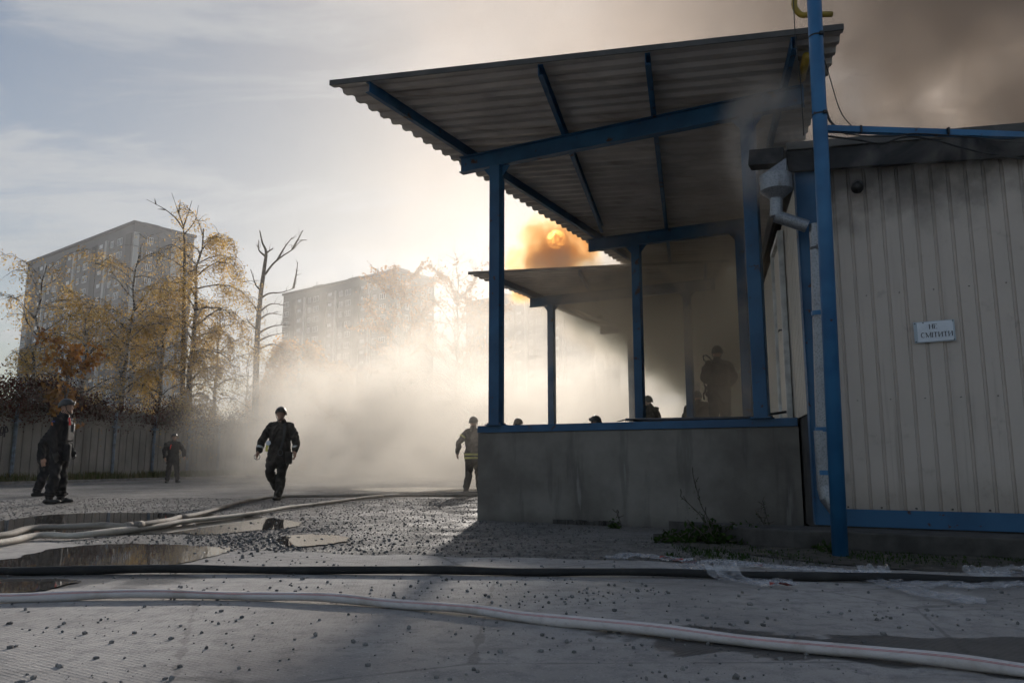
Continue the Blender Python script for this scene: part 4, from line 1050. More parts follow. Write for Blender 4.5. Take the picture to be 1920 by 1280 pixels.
tape([(1715, 1106), (1770, 1102), (1830, 1108), (1890, 1104), (1980, 1106)], 0.15, 4, 'bunched clear film at the right edge beside the black hose')
tape([(1840, 1094), (1890, 1086), (1960, 1084)], 0.22, 5, 'clear film heap behind the black hose at the right edge')

# ------------------------------------------------------------------ weeds by the dock
def weed(base, n, rad, hgt, seed, label, stalk=0):
    rnd = random.Random(seed); t = Tree('weed', base, label, 'weed')
    for k in range(n):
        a = rnd.uniform(0, 2*PI); e = rnd.uniform(0.15, 1.3); ln = rad*rnd.uniform(0.5, 1.1)
        d = Vector((math.cos(a)*math.cos(e), math.sin(a)*math.cos(e), math.sin(e)*hgt/rad))
        pts = t.twig(Vector((rnd.gauss(0, rad*0.25), rnd.gauss(0, rad*0.2), 0)), d, ln, 0.004, rnd, 0.25, 4, 0.12); t.leaves(pts, 11, 0.022, rnd, 0.0, (0.014, 0.034))
    for k in range(stalk):
        pts = t.twig(Vector((rnd.gauss(0, 0.05), 0, 0)), Vector((rnd.gauss(-0.2, 0.15), 0, 1)), hgt*2.6*rnd.uniform(0.7, 1.05), 0.004, rnd, 0.0, 7, 0.10); t.leaves(pts[2:], 16, 0.015, rnd, 0.0, (0.006, 0.013))
        for q in pts[3:]: t.twig(q, Vector((rnd.gauss(0, 1), rnd.gauss(0, 1), 1)), 0.07, 0.002, rnd, 0, 2)
    t.done(M['leafgreen'] if False else M['bark'], M['leafgreen'], 0.55)
weed(G(1345, 1018), 60, 0.26, 0.26, 1, 'tallest leafy green weed clump at the dock foot', 2)
weed(G(1270, 1016), 36, 0.20, 0.13, 2, 'low leafy weed at the left end of the weed patch')
weed(G(1408, 1020), 34, 0.20, 0.15, 3, 'low weed clump right of the tallest weed')
weed(G(1455, 1016), 14, 0.14, 0.14, 4, 'thin weed with a tall dry stalk near the corner', 2)
weed(G(1560, 1036), 10, 0.12, 0.08, 6, 'small weed tuft beside the foot of the blue pole')
weed(G(1152, 990), 5, 0.07, 0.10, 5, 'tiny sprig growing from the dock wall foot', 1)
gp = []
for k in range(3600):
    x = rs.uniform(1250, 1940); y = rs.gauss(1044, 9) + (x-1580)*0.02
    if y < 1012 or y > 1066: continue
    p = G(x, y); 
    if math.sin(p.x*5)+math.sin(p.x*13+2*p.y) < -0.2 and rs.random() < 0.8: continue
    gp.append((p.x, p.y, 0))
blades('grass', gp, 0.008, 0.035, 'short mossy grass on the soil beside the apron', M['leafgreen'], w=0.005)
# soil strip beneath it
mb = MB(); pts = catmull([G(1225, 1012), G(1300, 1028), G(1400, 1040), G(1500, 1052), G(1650, 1066), G(1800, 1074), G(1990, 1080)], 8); up = catmull([G(1225, 1002), G(1300, 1000), G(1400, 1000), G(1500, 1006), G(1650, 1026), G(1800, 1030), G(1990, 1036)], 8)
n = len(pts); mb.add([(p.x, p.y + rs.uniform(-0.02, 0.02), 0.0085) for p in pts] + [(p.x, p.y, 0.0085) for p in up], [(i, i+1, n+i+1, n+i) for i in range(n-1)])
M['soil'] = simple('soil', (0.055, 0.048, 0.038), 0.95, var=0.6, scale=8, bstr=0.9, bscale=40)
tag(mb.build('verge', M['soil']), kind='structure')
# debris on the dock edge
dz = 1.165
mb = MB(); a = A1 + D*1.95 + DN*0.05; b = A1 + D*3.3 + DN*0.10
mb.tube([(a.x, a.y, dz+0.03), (b.x, b.y, dz+0.018), (b.x+0.62, b.y+0.10, dz+0.11)], [0.016, 0.014, 0.014], 8)
tag(mb.build('bent_bar', M['steel'], smooth=True), 'thin bent bar lying along the blue dock edge', 'bar')
mb = MB(); c = A1 + D*2.0 + DN*0.07; rr = random.Random(9)
pts = []
for i in range(7):
    for j in range(5): pts.append((c.x + (i-3)*0.045, c.y + (j-2)*0.05 - (i-3)*0.022, dz + 0.012 + 0.045*rr.random()*(1-abs(i-3)/4)))
mb.add(pts, [(j+5*i, j+1+5*i, j+6+5*i, j+5+5*i) for i in range(6) for j in range(4)])
tag(mb.build('rag', M['black'], smooth=True), 'crumpled dark rag on the dock edge between the posts', 'rag')
mb = MB(); p0 = A1 + D*2.0 + DN*0.35; p1 = A1 + D*3.0 + DN*0.4
mb.beam((p0.x, p0.y, dz+0.025), (p1.x, p1.y, dz+0.02), 0.14, 0.03); tag(mb.build('plank', M['bark'], bevel=0.003), 'dark plank lying just behind the dock edge', 'plank')
# ------------------------------------------------------------------ people
M['skin'] = simple('skin', (0.42, 0.25, 0.18), 0.6, var=0.12, scale=20, use_obj=True)
M['clothblack'] = mat_cloth('cloth_black', (0.015, 0.015, 0.017), 0.45); M['clothfire'] = mat_cloth('cloth_turnout', (0.034, 0.029, 0.025), 0.45); M['clothgrey'] = mat_cloth('cloth_darkgrey', (0.030, 0.029, 0.028))
M['boot'] = simple('boot_leather', (0.012, 0.011, 0.010), 0.45, scale=20); M['helm'] = simple('helmet_shell', (0.020, 0.021, 0.020), 0.4, scale=15); M['helmg'] = simple('helmet_shell_olive', (0.060, 0.055, 0.042), 0.45, scale=15)
M['band'] = simple('reflective_band', (0.42, 0.42, 0.40), 0.4); M['bandy'] = simple('yellow_band', (0.50, 0.47, 0.12), 0.5)
M['redstrap'] = simple('red_strap', (0.75, 0.045, 0.03), 0.5); M['patch'] = simple('patch_orange', (0.45, 0.14, 0.04), 0.7); M['patchblue'] = simple('patch_blue', (0.02, 0.08, 0.35), 0.7)
M['lensglass'] = simple('gauge_glass', (0.55, 0.62, 0.70), 0.15)
V3 = Vector
class Raw:
    def __init__(s): s.v = []; s.f = []; s.t = []
    def loft(s, pts, rx, ry, tagi, xdir=None, n=12):
        """closed tube of elliptic rings with rounded ends"""
        pts = [V3(p) for p in pts]; k = len(pts)
        P, RX, RY = [], [], []
        t0 = (pts[0]-pts[1]).normalized(); t1 = (pts[-1]-pts[-2]).normalized()
        for d, q in ((0.95, 0.3), (0.6, 0.8)): P.append(pts[0] + t0*min(rx[0], ry[0])*d); RX.append(rx[0]*q); RY.append(ry[0]*q)
        for i in range(k):
            P.append(pts[i]); RX.append(rx[i]); RY.append(ry[i])
            if i < k-1:
                m = max(1, int((pts[i+1]-pts[i]).length/0.045))
                for j in range(1, m): f = j/m; P.append(pts[i].lerp(pts[i+1], f)); RX.append(rx[i]+(rx[i+1]-rx[i])*f); RY.append(ry[i]+(ry[i+1]-ry[i])*f)
        for d, q in ((0.6, 0.8), (0.95, 0.3)): P.append(pts[-1] + t1*min(rx[-1], ry[-1])*d); RX.append(rx[-1]*q); RY.append(ry[-1]*q)
        o = len(s.v); K = len(P)
        for i, p in enumerate(P):
            t = (P[min(i+1, K-1)]-P[max(0, i-1)]).normalized()
            x = V3(xdir) if xdir is not None else (V3((1, 0, 0)) if abs(t.x) < 0.9 else V3((0, 1, 0)))
            x = (x - t*x.dot(t)).normalized(); y = t.cross(x)
            for j in range(n):
                a = 2*PI*j/n; s.v.append(p + x*math.cos(a)*RX[i] + y*math.sin(a)*RY[i]); s.t.append(tagi)
        for i in range(K-1):
            for j in range(n): a, b = o+i*n+j, o+i*n+(j+1) % n; s.f.append((a, b, b+n, a+n))
        s.f.append(tuple(o+j for j in range(n))[::-1]); s.f.append(tuple(o+(K-1)*n+j for j in range(n)))
    def ell(s, c, r, tagi, n=12):
        c = V3(c); s.loft([c - V3((0, 0, r[2]*f)) for f in (0.92, 0.72, 0.4, 0, -0.4, -0.72, -0.92)], [r[0]*math.sqrt(1-f*f) for f in (0.92, 0.72, 0.4, 0, 0.4, 0.72, 0.92)], [r[1]*math.sqrt(1-f*f) for f in (0.92, 0.72, 0.4, 0, 0.4, 0.72, 0.92)], tagi, (1, 0, 0), n)
STAND = dict(pel=(0, 0, .95), chest=(0, .0, 1.28), neck=(0, 0.0, 1.49), head=(0, .03, 1.635),
    sl=(-.185, 0, 1.385), el=(-.25, -.04, 1.14), wl=(-.26, .06, .90), sr=(.185, 0, 1.385), er=(.25, -.04, 1.14), wr=(.26, .06, .90),
    hl=(-.095, 0, .92), kl=(-.11, .02, .50), al=(-.12, -.02, .10), hr=(.095, 0, .92), kr=(.11, .02, .50), ar=(.12, -.02, .10), fl=0.0, fr=0.0, pl=0.0, pr=0.0)
def person(loc, heading, label, pose=None, cloth='clothblack', bulk=1.0, scale=1.0, hem=0.16, yawhead=0.0, helm='helm', bands=None, extras=None, gloves=False, voxel=0.0115, lower=True):
    """heading: degrees, 0 looks along +Y (away), 180 looks at the camera"""
    J = dict(STAND); J.update(pose or {}); J = {k: (V3(v) if not isinstance(v, float) else v) for k, v in J.items()}
    root = empty('person', loc, -R(heading)); tag(root, label, 'person'); root.scale = (scale,)*3
    raw = Raw(); b = bulk; SK, CL, BO = 0, 1, 2
    sx = (J['sr']-J['sl']).normalized()
    pel, ch, nk, hd = J['pel'], J['chest'], J['neck'], J['head']; up0 = (ch-pel).normalized(); dn = -up0
    hm = pel + V3((0, 0, -hem)) if up0.z > 0.75 else pel + dn*hem*0.6
    raw.loft([hm, pel, pel.lerp(ch, .45), ch, ch.lerp(nk, .55), ch.lerp(nk, .88)], [.188*b, .178*b, .170*b, .192*b, .178*b, .085*b], [.135*b, .128*b, .120*b, .132*b, .112*b, .075*b], CL, sx)
    for s_, e_, w_ in (('sl', 'el', 'wl'), ('sr', 'er', 'wr')):
        S, L_, W_ = J[s_], J[e_], J[w_]
        raw.loft([S.lerp(ch.lerp(nk, .5), .35), S, L_, L_.lerp(W_, .92)], [.070*b, .078*b, .066*b, .054*b], [.075*b, .082*b, .066*b, .054*b], CL)
        raw.loft([S.lerp(nk, .12), nk - V3((0, 0, .03))], [.052*b, .055], [.075*b, .065], CL)
        # hand
        d = (W_-L_).normalized(); sdv = (sx - d*sx.dot(d)).normalized(); nrm = d.cross(sdv).normalized(); side = -1 if s_ == 'sl' else 1
        h = BO if gloves else SK
        pw = W_ + d*0.045; fw = nrm if nrm.y > 0 else -nrm
        raw.loft([W_ - d*0.01, pw, pw + d*0.045], [.026, .030, .028], [.022, .040, .040], h, fw.cross(d))
        for q, ln in ((-.030, .068), (-.010, .080), (.010, .075), (.030, .058)):
            kx = pw + d*0.055 + fw*q; inn = -sdv*side
            raw.loft([kx, kx + d*ln*.5 + inn*0.008, kx + d*ln*.85 + inn*0.035], [.0105, .0100, .009], [.0105, .0100, .009], h, None, 8)
        th = W_ + d*0.03 + fw*0.035; raw.loft([th, th + d*0.03 + fw*0.025, th + d*0.065 + fw*0.022 - sdv*side*0.02], [.013, .012, .010], [.013, .012, .010], h, None, 8)
    for h_, k_, a_, f_, p_ in (('hl', 'kl', 'al', 'fl', 'pl'), ('hr', 'kr', 'ar', 'fr', 'pr')):
        Hh, K, A = J[h_], J[k_], J[a_]
        raw.loft([Hh + V3((0, 0, .02)), Hh.lerp(K, .5), K, K.lerp(A, .45), K.lerp(A, .9)], [.105*b, .096*b, .078*b, .080*b, .070*b], [.108*b, .100*b, .080*b, .082*b, .072*b], CL)
        # boot: fl/fr turn, pl/pr pitch (toe down positive)
        yw, pt = R(J[f_]), R(J[p_]); fd = V3((math.sin(yw)*math.cos(pt), math.cos(yw)*math.cos(pt), -math.sin(pt))); dnv = (V3((0, 0, -1)) - fd*(-fd.z)).normalized() if abs(fd.z) < .95 else V3((0, -1, 0))
        raw.loft([K.lerp(A, .72), A, A + dnv*0.04], [.062, .056, .055], [.066, .062, .06], BO)
        bs = A + dnv*0.055; raw.loft([bs - fd*0.055, bs + fd*0.03, bs + fd*0.12, bs + fd*0.175], [.045, .046, .050, .040], [.045, .044, .040, .028], BO, fd.cross(dnv))
    # neck and head
    hd0 = hd; fw = V3((math.sin(yawhead), math.cos(yawhead), 0)); sd = V3((math.cos(yawhead), -math.sin(yawhead), 0))
    raw.loft([ch.lerp(nk, .85), nk, hd - fw*0.015 - V3((0, 0, .03))], [.062, .058, .056], [.064, .060, .058], SK)
    raw.loft([ch.lerp(nk, .72), nk + V3((0, 0, .015))], [.105*b, .078], [.095*b, .080], CL, sx)       # collar
    def hp(x, y, z): return hd + sd*x + fw*y + V3((0, 0, z))
    raw.loft([hp(0, .012, -.105), hp(0, .016, -.075), hp(0, .008, -.03), hp(0, 0, .03), hp(0, -.005, .075), hp(0, -.005, .10)], [.038, .056, .068, .074, .066, .04], [.045, .072, .088, .096, .086, .05], SK, sd, 16)
    raw.loft([hp(0, .088, .012), hp(0, .112, -.022), hp(0, .098, -.034)], [.009, .015, .014], [.009, .012, .010], SK, sd, 8)   # nose
    raw.loft([hp(-.022, .085, -.062), hp(.022, .085, -.062)], [.009, .009], [.010, .010], SK, None, 8)                            # lips
    raw.loft([hp(-.012, .088, -.098), hp(.012, .088, -.098)], [.016, .016], [.016, .016], SK, None, 8)                            # chin
    raw.loft([hp(-.045, .082, .036), hp(.045, .082, .036)], [.010, .010], [.010, .010], SK, None, 8)                              # brow
    for q in (-1, 1): raw.loft([hp(q*.073, -.008, -.03), hp(q*.08, -.012, 0), hp(q*.078, -.014, .022)], [.010, .014, .012], [.018, .024, .018], SK, sd, 8)
    me = bpy.data.meshes.new('raw'); me.from_pydata([tuple(v) for v in raw.v], [], raw.f); me.update()
    bm = bmesh.new(); bm.from_mesh(me); bmesh.ops.recalc_face_normals(bm, faces=bm.faces); bm.to_mesh(me); bm.free()
    tmp = bpy.data.objects.new('raw', me); C.objects.link(tmp)
    md = tmp.modifiers.new('r', 'REMESH'); md.mode = 'VOXEL'; md.voxel_size = voxel
    sm = tmp.modifiers.new('s', 'SMOOTH'); sm.factor = 0.5; sm.iterations = 3
    dg = bpy.context.evaluated_depsgraph_get(); ev = tmp.evaluated_get(dg); bme = bpy.data.meshes.new_from_object(ev); bpy.data.objects.remove(tmp); bpy.data.meshes.remove(me)
    kd = kdtree.KDTree(len(raw.v))
    for i, v in enumerate(raw.v): kd.insert(v, i)
    kd.balance(); bme.name = 'body'; bme.materials.clear()
    for mm in (M['skin'], M[cloth], M['boot']): bme.materials.append(mm)
    nf = len(bme.polygons); cen = np.empty(nf*3); bme.polygons.foreach_get('center', cen); cen = cen.reshape(-1, 3)
    mi = [raw.t[kd.find(V3(c))[1]] for c in cen]; bme.polygons.foreach_set('material_index', mi); bme.polygons.foreach_set('use_smooth', [True]*nf)
    # creases in the clothing
    nv = len(bme.vertices); co = np.empty(nv*3); bme.vertices.foreach_get('co', co); co = co.reshape(-1, 3); no = np.empty(nv*3); bme.vertices.foreach_get('normal', no); no = no.reshape(-1, 3)
    clv = np.zeros(nv); 
    for poly, k in zip(bme.polygons, mi):
        if k == CL: clv[list(poly.vertices)] = 1
    s0 = rng.uniform(0, 6, 3)
    w = np.sin(co[:, 2]*46 + 5*np.sin(co[:, 0]*17+s0[0]) + 3*np.sin(co[:, 1]*21+s0[1]))*0.007 + np.sin(co[:, 2]*19+co[:, 0]*31+s0[2])*0.007
    co += no*(w*clv)[:, None]; bme.vertices.foreach_set('co', co.reshape(-1)); bme.update()
    body = bpy.data.objects.new('body', bme); C.objects.link(body); body.parent = root
    # eyes
    for q in (-1, 1):
        mb = MB(); c = hp(q*.03, .079, .012); mb.tube([c - fw*0.012, c, c + fw*0.006], [.013, .012, .004], 8); mb.build('eye', M['black'], root, smooth=True)
    # helmet: a shell with a lip and high cut ears
    mb = MB(); n = 24; rows = 8; c = hp(0, -.008, .018)
    for lay, gr in ((0, 1.0), (1, 0.90)):
        for i in range(rows+1):
            for j in range(n):
                a = 2*PI*j/n; fr = math.sin(a)
                low = -0.035 if fr < -0.3 else (0.012 if fr > 0.35 else -0.005 - 0.02*max(0, -fr))
                f = i/rows; el_ = PI/2*f
                rr = math.sin(el_); zz = math.cos(el_)
                z = zz*0.128*gr if i < rows else low
                k = rr*(1.0 if i < rows else 1.04)
                p = c + sd*math.cos(a)*0.106*k*gr + fw*math.sin(a)*0.132*k*gr + V3((0, 0, z + (low*f**3 if i < rows else 0)))
                mb.v.append(tuple(p))
    for lay in (0, 1):
        o_ = lay*(rows+1)*n
        for i in range(rows):
            for j in range(n):
                a, b_ = o_+i*n+j, o_+i*n+(j+1) % n; mb.f.append((a, a+n, b_+n, b_)); mb.m.append(0)
    o2 = (rows+1)*n
    for j in range(n): a, b_ = rows*n+j, rows*n+(j+1) % n; mb.f.append((a, o2+a, o2+b_, b_)); mb.m.append(0)
    hel = mb.build('helmet', M[helm], root, smooth=True)
    mb = MB(); mb.box(c + fw*0.128 + V3((0, 0, .055)), (.045, .03, .04), -yawhead); mb.build('mount', M['black'], hel, bevel=0.004)
    mb = MB()
    for q in (-1, 1): mb.tube([hp(q*.092, .02, .02), hp(q*.08, .03, -.05), hp(q*.03, .075, -.118), hp(0, .085, -.122)], 0.007, 6, cap=False)
    mb.build('chin_strap', M['black'], hel, smooth=True)
    if bands:
        for spec in bands:
            if spec[0] == 'limb':
                _, a_, b_, f0, f1, r, mm = spec; a_, b_ = J[a_], J[b_]; mb = MB(); mb.tube([a_.lerp(b_, f0), a_.lerp(b_, f1)], r*b, 16, cap=False); mb.build('reflective_band', M[mm], root, smooth=True)
            else:
                _, z, hgt, mm = spec; mb = MB(); q = pel.lerp(ch, (z-pel.z)/(ch.z-pel.z)); K = 24; pts = []
                rx = .196*b if z < pel.z+.05 else .192*b; ry = .143*b if z < pel.z+.05 else .138*b
                for zz in (-hgt/2, hgt/2):
                    for j in range(K): a = 2*PI*j/K; pts.append(q + sx*math.cos(a)*rx + V3((0, math.sin(a)*ry, zz)))
                mb.add(pts, [(j, (j+1) % K, K+(j+1) % K, K+j) for j in range(K)]); mb.build('reflective_band', M[mm], root, smooth=True)
    if extras: extras(root, J, hp)
    return root
def pouch(root, name, c, d, mat, bev=0.012, rot=0.0):
    mb = MB(); mb.box((0, 0, 0), d); o = mb.build(name, M[mat], root, bevel=bev); o.location = c; o.rotation_euler = (0, 0, rot); return o
def strap(root, name, pts, w, mat, up=(0, 1, 0)):
    mb = MB(); P = catmull(pts, 5); u = V3(up)
    for i, p in enumerate(P):
        t = (P[min(i+1, len(P)-1)]-P[max(0, i-1)]).normalized(); x = t.cross(u).normalized()
        mb.v += [tuple(p-x*w/2), tuple(p+x*w/2)]
    for i in range(len(P)-1): mb.f.append((2*i, 2*i+1, 2*i+3, 2*i+2)); mb.m.append(0)
    return mb.build(name, M[mat], root, smooth=True)
# A: in profile at the far left
def exA(root, J, hp):
    pouch(root, 'vest', (0, .115, 1.22), (.30, .09, .34), 'clothblack', 0.03)
    pouch(root, 'bag', (.12, .16, .86), (.12, .13, .30), 'clothblack', 0.035)
    strap(root, 'red_strap', [(.10, .145, 1.45), (.13, .175, 1.38), (.14, .185, 1.32)], .035, 'redstrap', (1, 0, 0))
    r = pouch(root, 'radio', (.10, .22, 1.27), (.06, .05, .13), 'black', 0.008)
    mb = MB(); mb.tube([(0, 0, .06), (0, .005, .22)], 0.006, 6); mb.build('antenna', M['black'], r)
    mb = MB(); K = 14; mb.add([(.279, -.03 + .036*math.cos(2*PI*j/K), 1.345 + .042*math.sin(2*PI*j/K)) for j in range(K)], [tuple(range(K))]); mb.build('patch', M['patch'], root)
    mb = MB(); mb.box((.2795, -.03, 1.375), (.004, .05, .018)); mb.build('patch_stripe', M['patchblue'], root)
person(G(103, 944), 82, 'man in black uniform and helmet standing in profile at the left', dict(el=(-.24, -.02, 1.13), wl=(-.22, .10, .90), er=(.25, -.05, 1.13), wr=(.25, .02, .87), kr=(.11, .0, .50), ar=(.13, -.05, .10), al=(-.12, .04, .10), head=(0, .05, 1.64), neck=(0, .02, 1.50), fl=-8.0, fr=8.0), bulk=1.08, scale=1.03, hem=0.14, extras=exA, gloves=True)
# B: bent figure partly behind A
person(G(84, 930), 70, 'man in dark clothes leaning forward behind the uniformed man at the left', dict(pel=(0, -.06, .94), chest=(0, .05, 1.24), neck=(0, .17, 1.42), head=(0, .26, 1.53), sl=(-.19, .08, 1.35), sr=(.19, .08, 1.35), el=(-.25, .08, 1.06), wl=(-.24, .20, .84), er=(.25, -.10, 1.06), wr=(.26, -.06, .80), hl=(-.1, -.06, .92), hr=(.1, -.06, .92), kl=(-.11, .14, .52), al=(-.12, .22, .10), kr=(.11, -.02, .50), ar=(.12, -.14, .10)), bulk=1.12, scale=1.02)
# C: far figure with a red strap
def exC(root, J, hp):
    strap(root, 'red_strap', [(.10, .155, 1.36), (.12, .16, 1.28), (.13, .155, 1.2)], .035, 'redstrap')
    pouch(root, 'camera_bag', (.24, .12, 1.36), (.16, .16, .14), 'black', 0.03, 0.5); pouch(root, 'vest', (0, .10, 1.2), (.32, .09, .34), 'clothblack', 0.03)
person(G(321, 905), 150, 'man with a red strap standing alone by the fence', dict(el=(-.34, .02, 1.16), wl=(-.36, .14, .94), er=(.30, -.05, 1.14), wr=(.27, .05, .90), kl=(-.15, .03, .5), al=(-.19, .0, .10), ar=(.14, -.02, .10), fl=-25.0, fr=20.0), bulk=1.12, extras=exC)
# D: firefighter walking towards the camera
def exD(root, J, hp):
    g = pouch(root, 'harness_bag', (-.21, .10, .80), (.13, .12, .24), 'clothfire', 0.03, 0.3); 
    mb = MB(); mb.tube([(.17, .16, 1.08), (.17, .175, 1.08)], .045, 16); mb.build('gauge', M['lensglass'], root)
    strap(root, 'yellow_tag', [(.185, .15, 1.05), (.20, .16, .98), (.205, .15, .92)], .05, 'bandy')
    mb = MB(); w = J['wr'] + V3((.01, .03, -.10)); mb.tube([w + V3((.055*math.cos(a), 0, .055*math.sin(a))) for a in np.linspace(0, 6.1, 16)], .006, 6); mb.build('ring', M['black'], root)
    mb = MB(); mb.tube([V3((-.06, .155, .90)) + V3((.045*math.cos(a), 0, .055*math.sin(a))) for a in np.linspace(0, 6.2, 16)], .006, 6); mb.build('carabiner', M['steel'], root)
    strap(root, 'harness', [(-.10, .10, 1.46), (-.12, .155, 1.30), (-.10, .155, 1.10), (-.05, .15, .95)], .045, 'black')
    strap(root, 'belt', [(-.19, .03, .97), (-.10, .145, .96), (.10, .145, .96), (.19, .03, .97)], .055, 'black', (0, 0, 1))
person(G(520, 938), 180, 'firefighter in dark turnout gear walking towards the camera',
    dict(pel=(0, 0, .96), el=(-.30, -.02, 1.15), wl=(-.32, .08, .92), er=(.32, .03, 1.16), wr=(.36, .14, .92), hl=(-.10, 0, .93), hr=(.10, 0, .93), kl=(-.07, .06, .51), al=(-.03, .06, .10), kr=(.14, .10, .54), ar=(.09, -.26, .22), pl=0.0, pr=40.0, fl=8.0, fr=-4.0),
    cloth='clothfire', bulk=1.16, scale=1.0, hem=0.20, helm='helmg', bands=[('limb', 'el', 'wl', .62, .78, .062, 'band'), ('limb', 'er', 'wr', .62, .78, .062, 'band')], extras=exD)
# E: firefighter by the dock corner, mostly from behind
person(G(886, 926), 20, 'firefighter with yellow bands walking off at the dock corner',
    dict(el=(-.32, -.08, 1.17), wl=(-.40, .04, .95), er=(.28, .04, 1.15), wr=(.26, .14, .92), kl=(-.10, .04, .50), al=(-.12, -.10, .12), kr=(.10, .10, .51), ar=(.12, .16, .10), pl=15.0),
    cloth='clothfire', bulk=1.06, hem=0.18, helm='helmg', bands=[('torso', .90, .05, 'bandy'), ('torso', .82, .045, 'bandy'), ('limb', 'sl', 'el', .30, .45, .086, 'bandy'), ('limb', 'sr', 'er', .30, .45, .086, 'bandy')])
# F, G: heads beyond the dock edge
person((0.12, 16.6, 0), 30, 'firefighter whose pale helmet shows beyond the dock left of the thin post', cloth='clothfire', scale=0.93, helm='helmg')
person((1.72, 14.6, 0), -60, 'firefighter whose helmet shows beyond the dock edge before the middle post', dict(chest=(0, .06, 1.26), neck=(0, .12, 1.45), head=(0, .18, 1.57)), cloth='clothfire', scale=0.93, helm='helm')
# H: standing on the dock
def exH(root, J, hp):
    pouch(root, 'air_pack', (0, -.17, 1.22), (.30, .14, .40), 'clothblack', 0.04)
    mb = MB(); mb.tube(catmull([(-.10, -.10, 1.45), (-.20, -.14, 1.56), (-.27, -.12, 1.56), (-.26, -.06, 1.50), (-.20, 0, 1.46)], 5), .011, 8); mb.build('breathing_tube', M['black'], root)
    strap(root, 'strap', [(-.20, -.08, 1.20), (-.27, -.10, 1.05), (-.25, -.10, .95), (-.29, -.08, .84), (-.28, -.08, .74)], .03, 'black')
    strap(root, 'strap', [(-.20, -.05, 1.02), (-.25, -.06, .90), (-.23, -.06, .80)], .03, 'black')
person((4.02, 15.0, 1.15), 8, 'firefighter standing on the dock seen from behind in brown smoke', dict(el=(-.26, .08, 1.16), wl=(-.16, .26, 1.12), er=(.30, .04, 1.15), wr=(.20, .24, 1.05), kl=(-.10, .02, .5)), cloth='clothgrey', bulk=1.18, scale=1.03, extras=exH)
# I, J: crouching on the dock deeper in the smoke
CR = dict(pel=(0, -.12, .36), chest=(0, .02, .66), neck=(0, .10, .85), head=(0, .15, .985), sl=(-.19, .06, .79), sr=(.19, .06, .79), el=(-.27, .16, .56), wl=(-.16, .34, .46), er=(.27, .16, .56), wr=(.16, .34, .46),
    hl=(-.10, -.12, .36), hr=(.10, -.12, .36), kl=(-.17, .26, .46), al=(-.15, .08, .10), kr=(.17, .18, .12), ar=(.14, -.22, .10), pr=50.0)
person((4.06, 16.9, 1.15), 10, 'firefighter crouching on the dock left of the standing one', CR, cloth='clothgrey', bulk=1.15, scale=1.0)
person((3.42, 18.8, 1.15), -40, 'firefighter crouching half behind the posts in the smoke', CR, cloth='clothgrey', bulk=1.15, scale=1.05)
# ------------------------------------------------------------------ smoke and haze
def smoke_box(name, lo, hi, dens_fn, color, g, label, step=1.0, absorb=(0, 0, 0)):
    mb = MB(); c = [(lo[i]+hi[i])/2 for i in range(3)]; mb.box((0, 0, 0), [hi[i]-lo[i] for i in range(3)])
    m, nt, out = newmat(name + '_volume'); pv = nt.nodes.new('ShaderNodeVolumePrincipled')
    pv.inputs['Color'].default_value = tuple(color) + (1,); pv.inputs['Anisotropy'].default_value = g
    pv.inputs['Absorption Color'].default_value = tuple(absorb) + (1,)
    d = dens_fn(nt); setin(nt, pv.inputs['Density'], d)
    nt.links.new(pv.outputs[0], out.inputs['Volume']); m.cycles.volume_step_rate = step
    o = mb.build(name, m); o.location = c; tag(o, label, 'smoke', kind='stuff'); return o
def edge(e, lo, hi, soft):     # falls to nothing before the box ends
    return e.ss(lo, lo+soft)*(1.0 - e.ss(hi-soft, hi))
# pale smoke drifting over the yard, lit from behind
def d_yard(nt):
    p = geo_pos(nt); x, y, z = sep(nt, p)
    n = noise(nt, mapping(nt, p, (1, 0.8, 1.25)), 0.16, 4, 0.55, 0.4)
    n3 = noise(nt, mapping(nt, p, (1, 0.7, 1.2)), 0.42, 4, 0.62, 1.4)
    t = x + y*0.5
    reg = t.ss(0.9, 10.0)*y.ss(13.0, 19.0)*(1.0-y.ss(46, 58))*edge(x, -26, 7, 1.5)
    lowz = 1.0 - (z - n*4.6 - t.lin(2, 14, 0.0, 2.0)).ss(-1.5, 3.0)
    hi = (1.0 - (z - n*8.0 - t.lin(2, 14, 0.0, 4.0)).ss(0.0, 6.0))*0.08
    return reg*(lowz*0.85 + hi)*n.ss(0.28, 0.66)*n3.ss(0.36, 0.60)*z.ss(-1.0, 0.0)*(1.0-z.ss(13.5, 15.0))*0.36
SM1 = smoke_box('smoke', (-26, 13, -0.2), (7, 58, 15), d_yard, (0.95, 0.895, 0.81), 0.34, 'pale sunlit smoke drifting low across the yard', 0.9)
# brown smoke pouring out of the warehouse under the canopies
def d_dock(nt):
    p = geo_pos(nt); x, y, z = sep(nt, p)
    n = noise(nt, mapping(nt, p, (1, 0.8, 0.9)), 0.85, 4, 0.62, 0.8)
    w = (x - (CB.x + (y-CB.y)*0.2493))*0.97       # signed distance from the long wall, negative over the dock
    wb = w - y.lin(9.0, 16.0, 0.9, 0.0)           # hugs the wall in front, spreads farther back
    near = wb.ss(-1.9, -0.2)
    up = (z + w*0.6).ss(1.3, 3.2)*y.ss(12.0, 16.0)*y.lin(15.0, 19.0, 0.8, 2.2)
    back = y.lin(10.0, 17.0, 0.42, 1.3)
    d = (near*0.9 + up*1.1)*back*y.ss(8.2, 10.5)*(1.0-y.ss(25, 28))*(1.0-w.ss(-0.02, 0.0))*edge(x, -1.5, 9, 1.2)*(1.0-z.ss(4.85, 5.2))*z.ss(0.9, 1.3)
    return d*n.ss(0.40, 0.60)*0.78
SM2 = smoke_box('smoke', (-1.5, 8.0, 0.9), (9, 28, 5.3), d_dock, (0.95, 0.79, 0.64), 0.3, 'thick brown smoke pooling under the canopies', 0.6, (0.6, 0.25, 0.12))
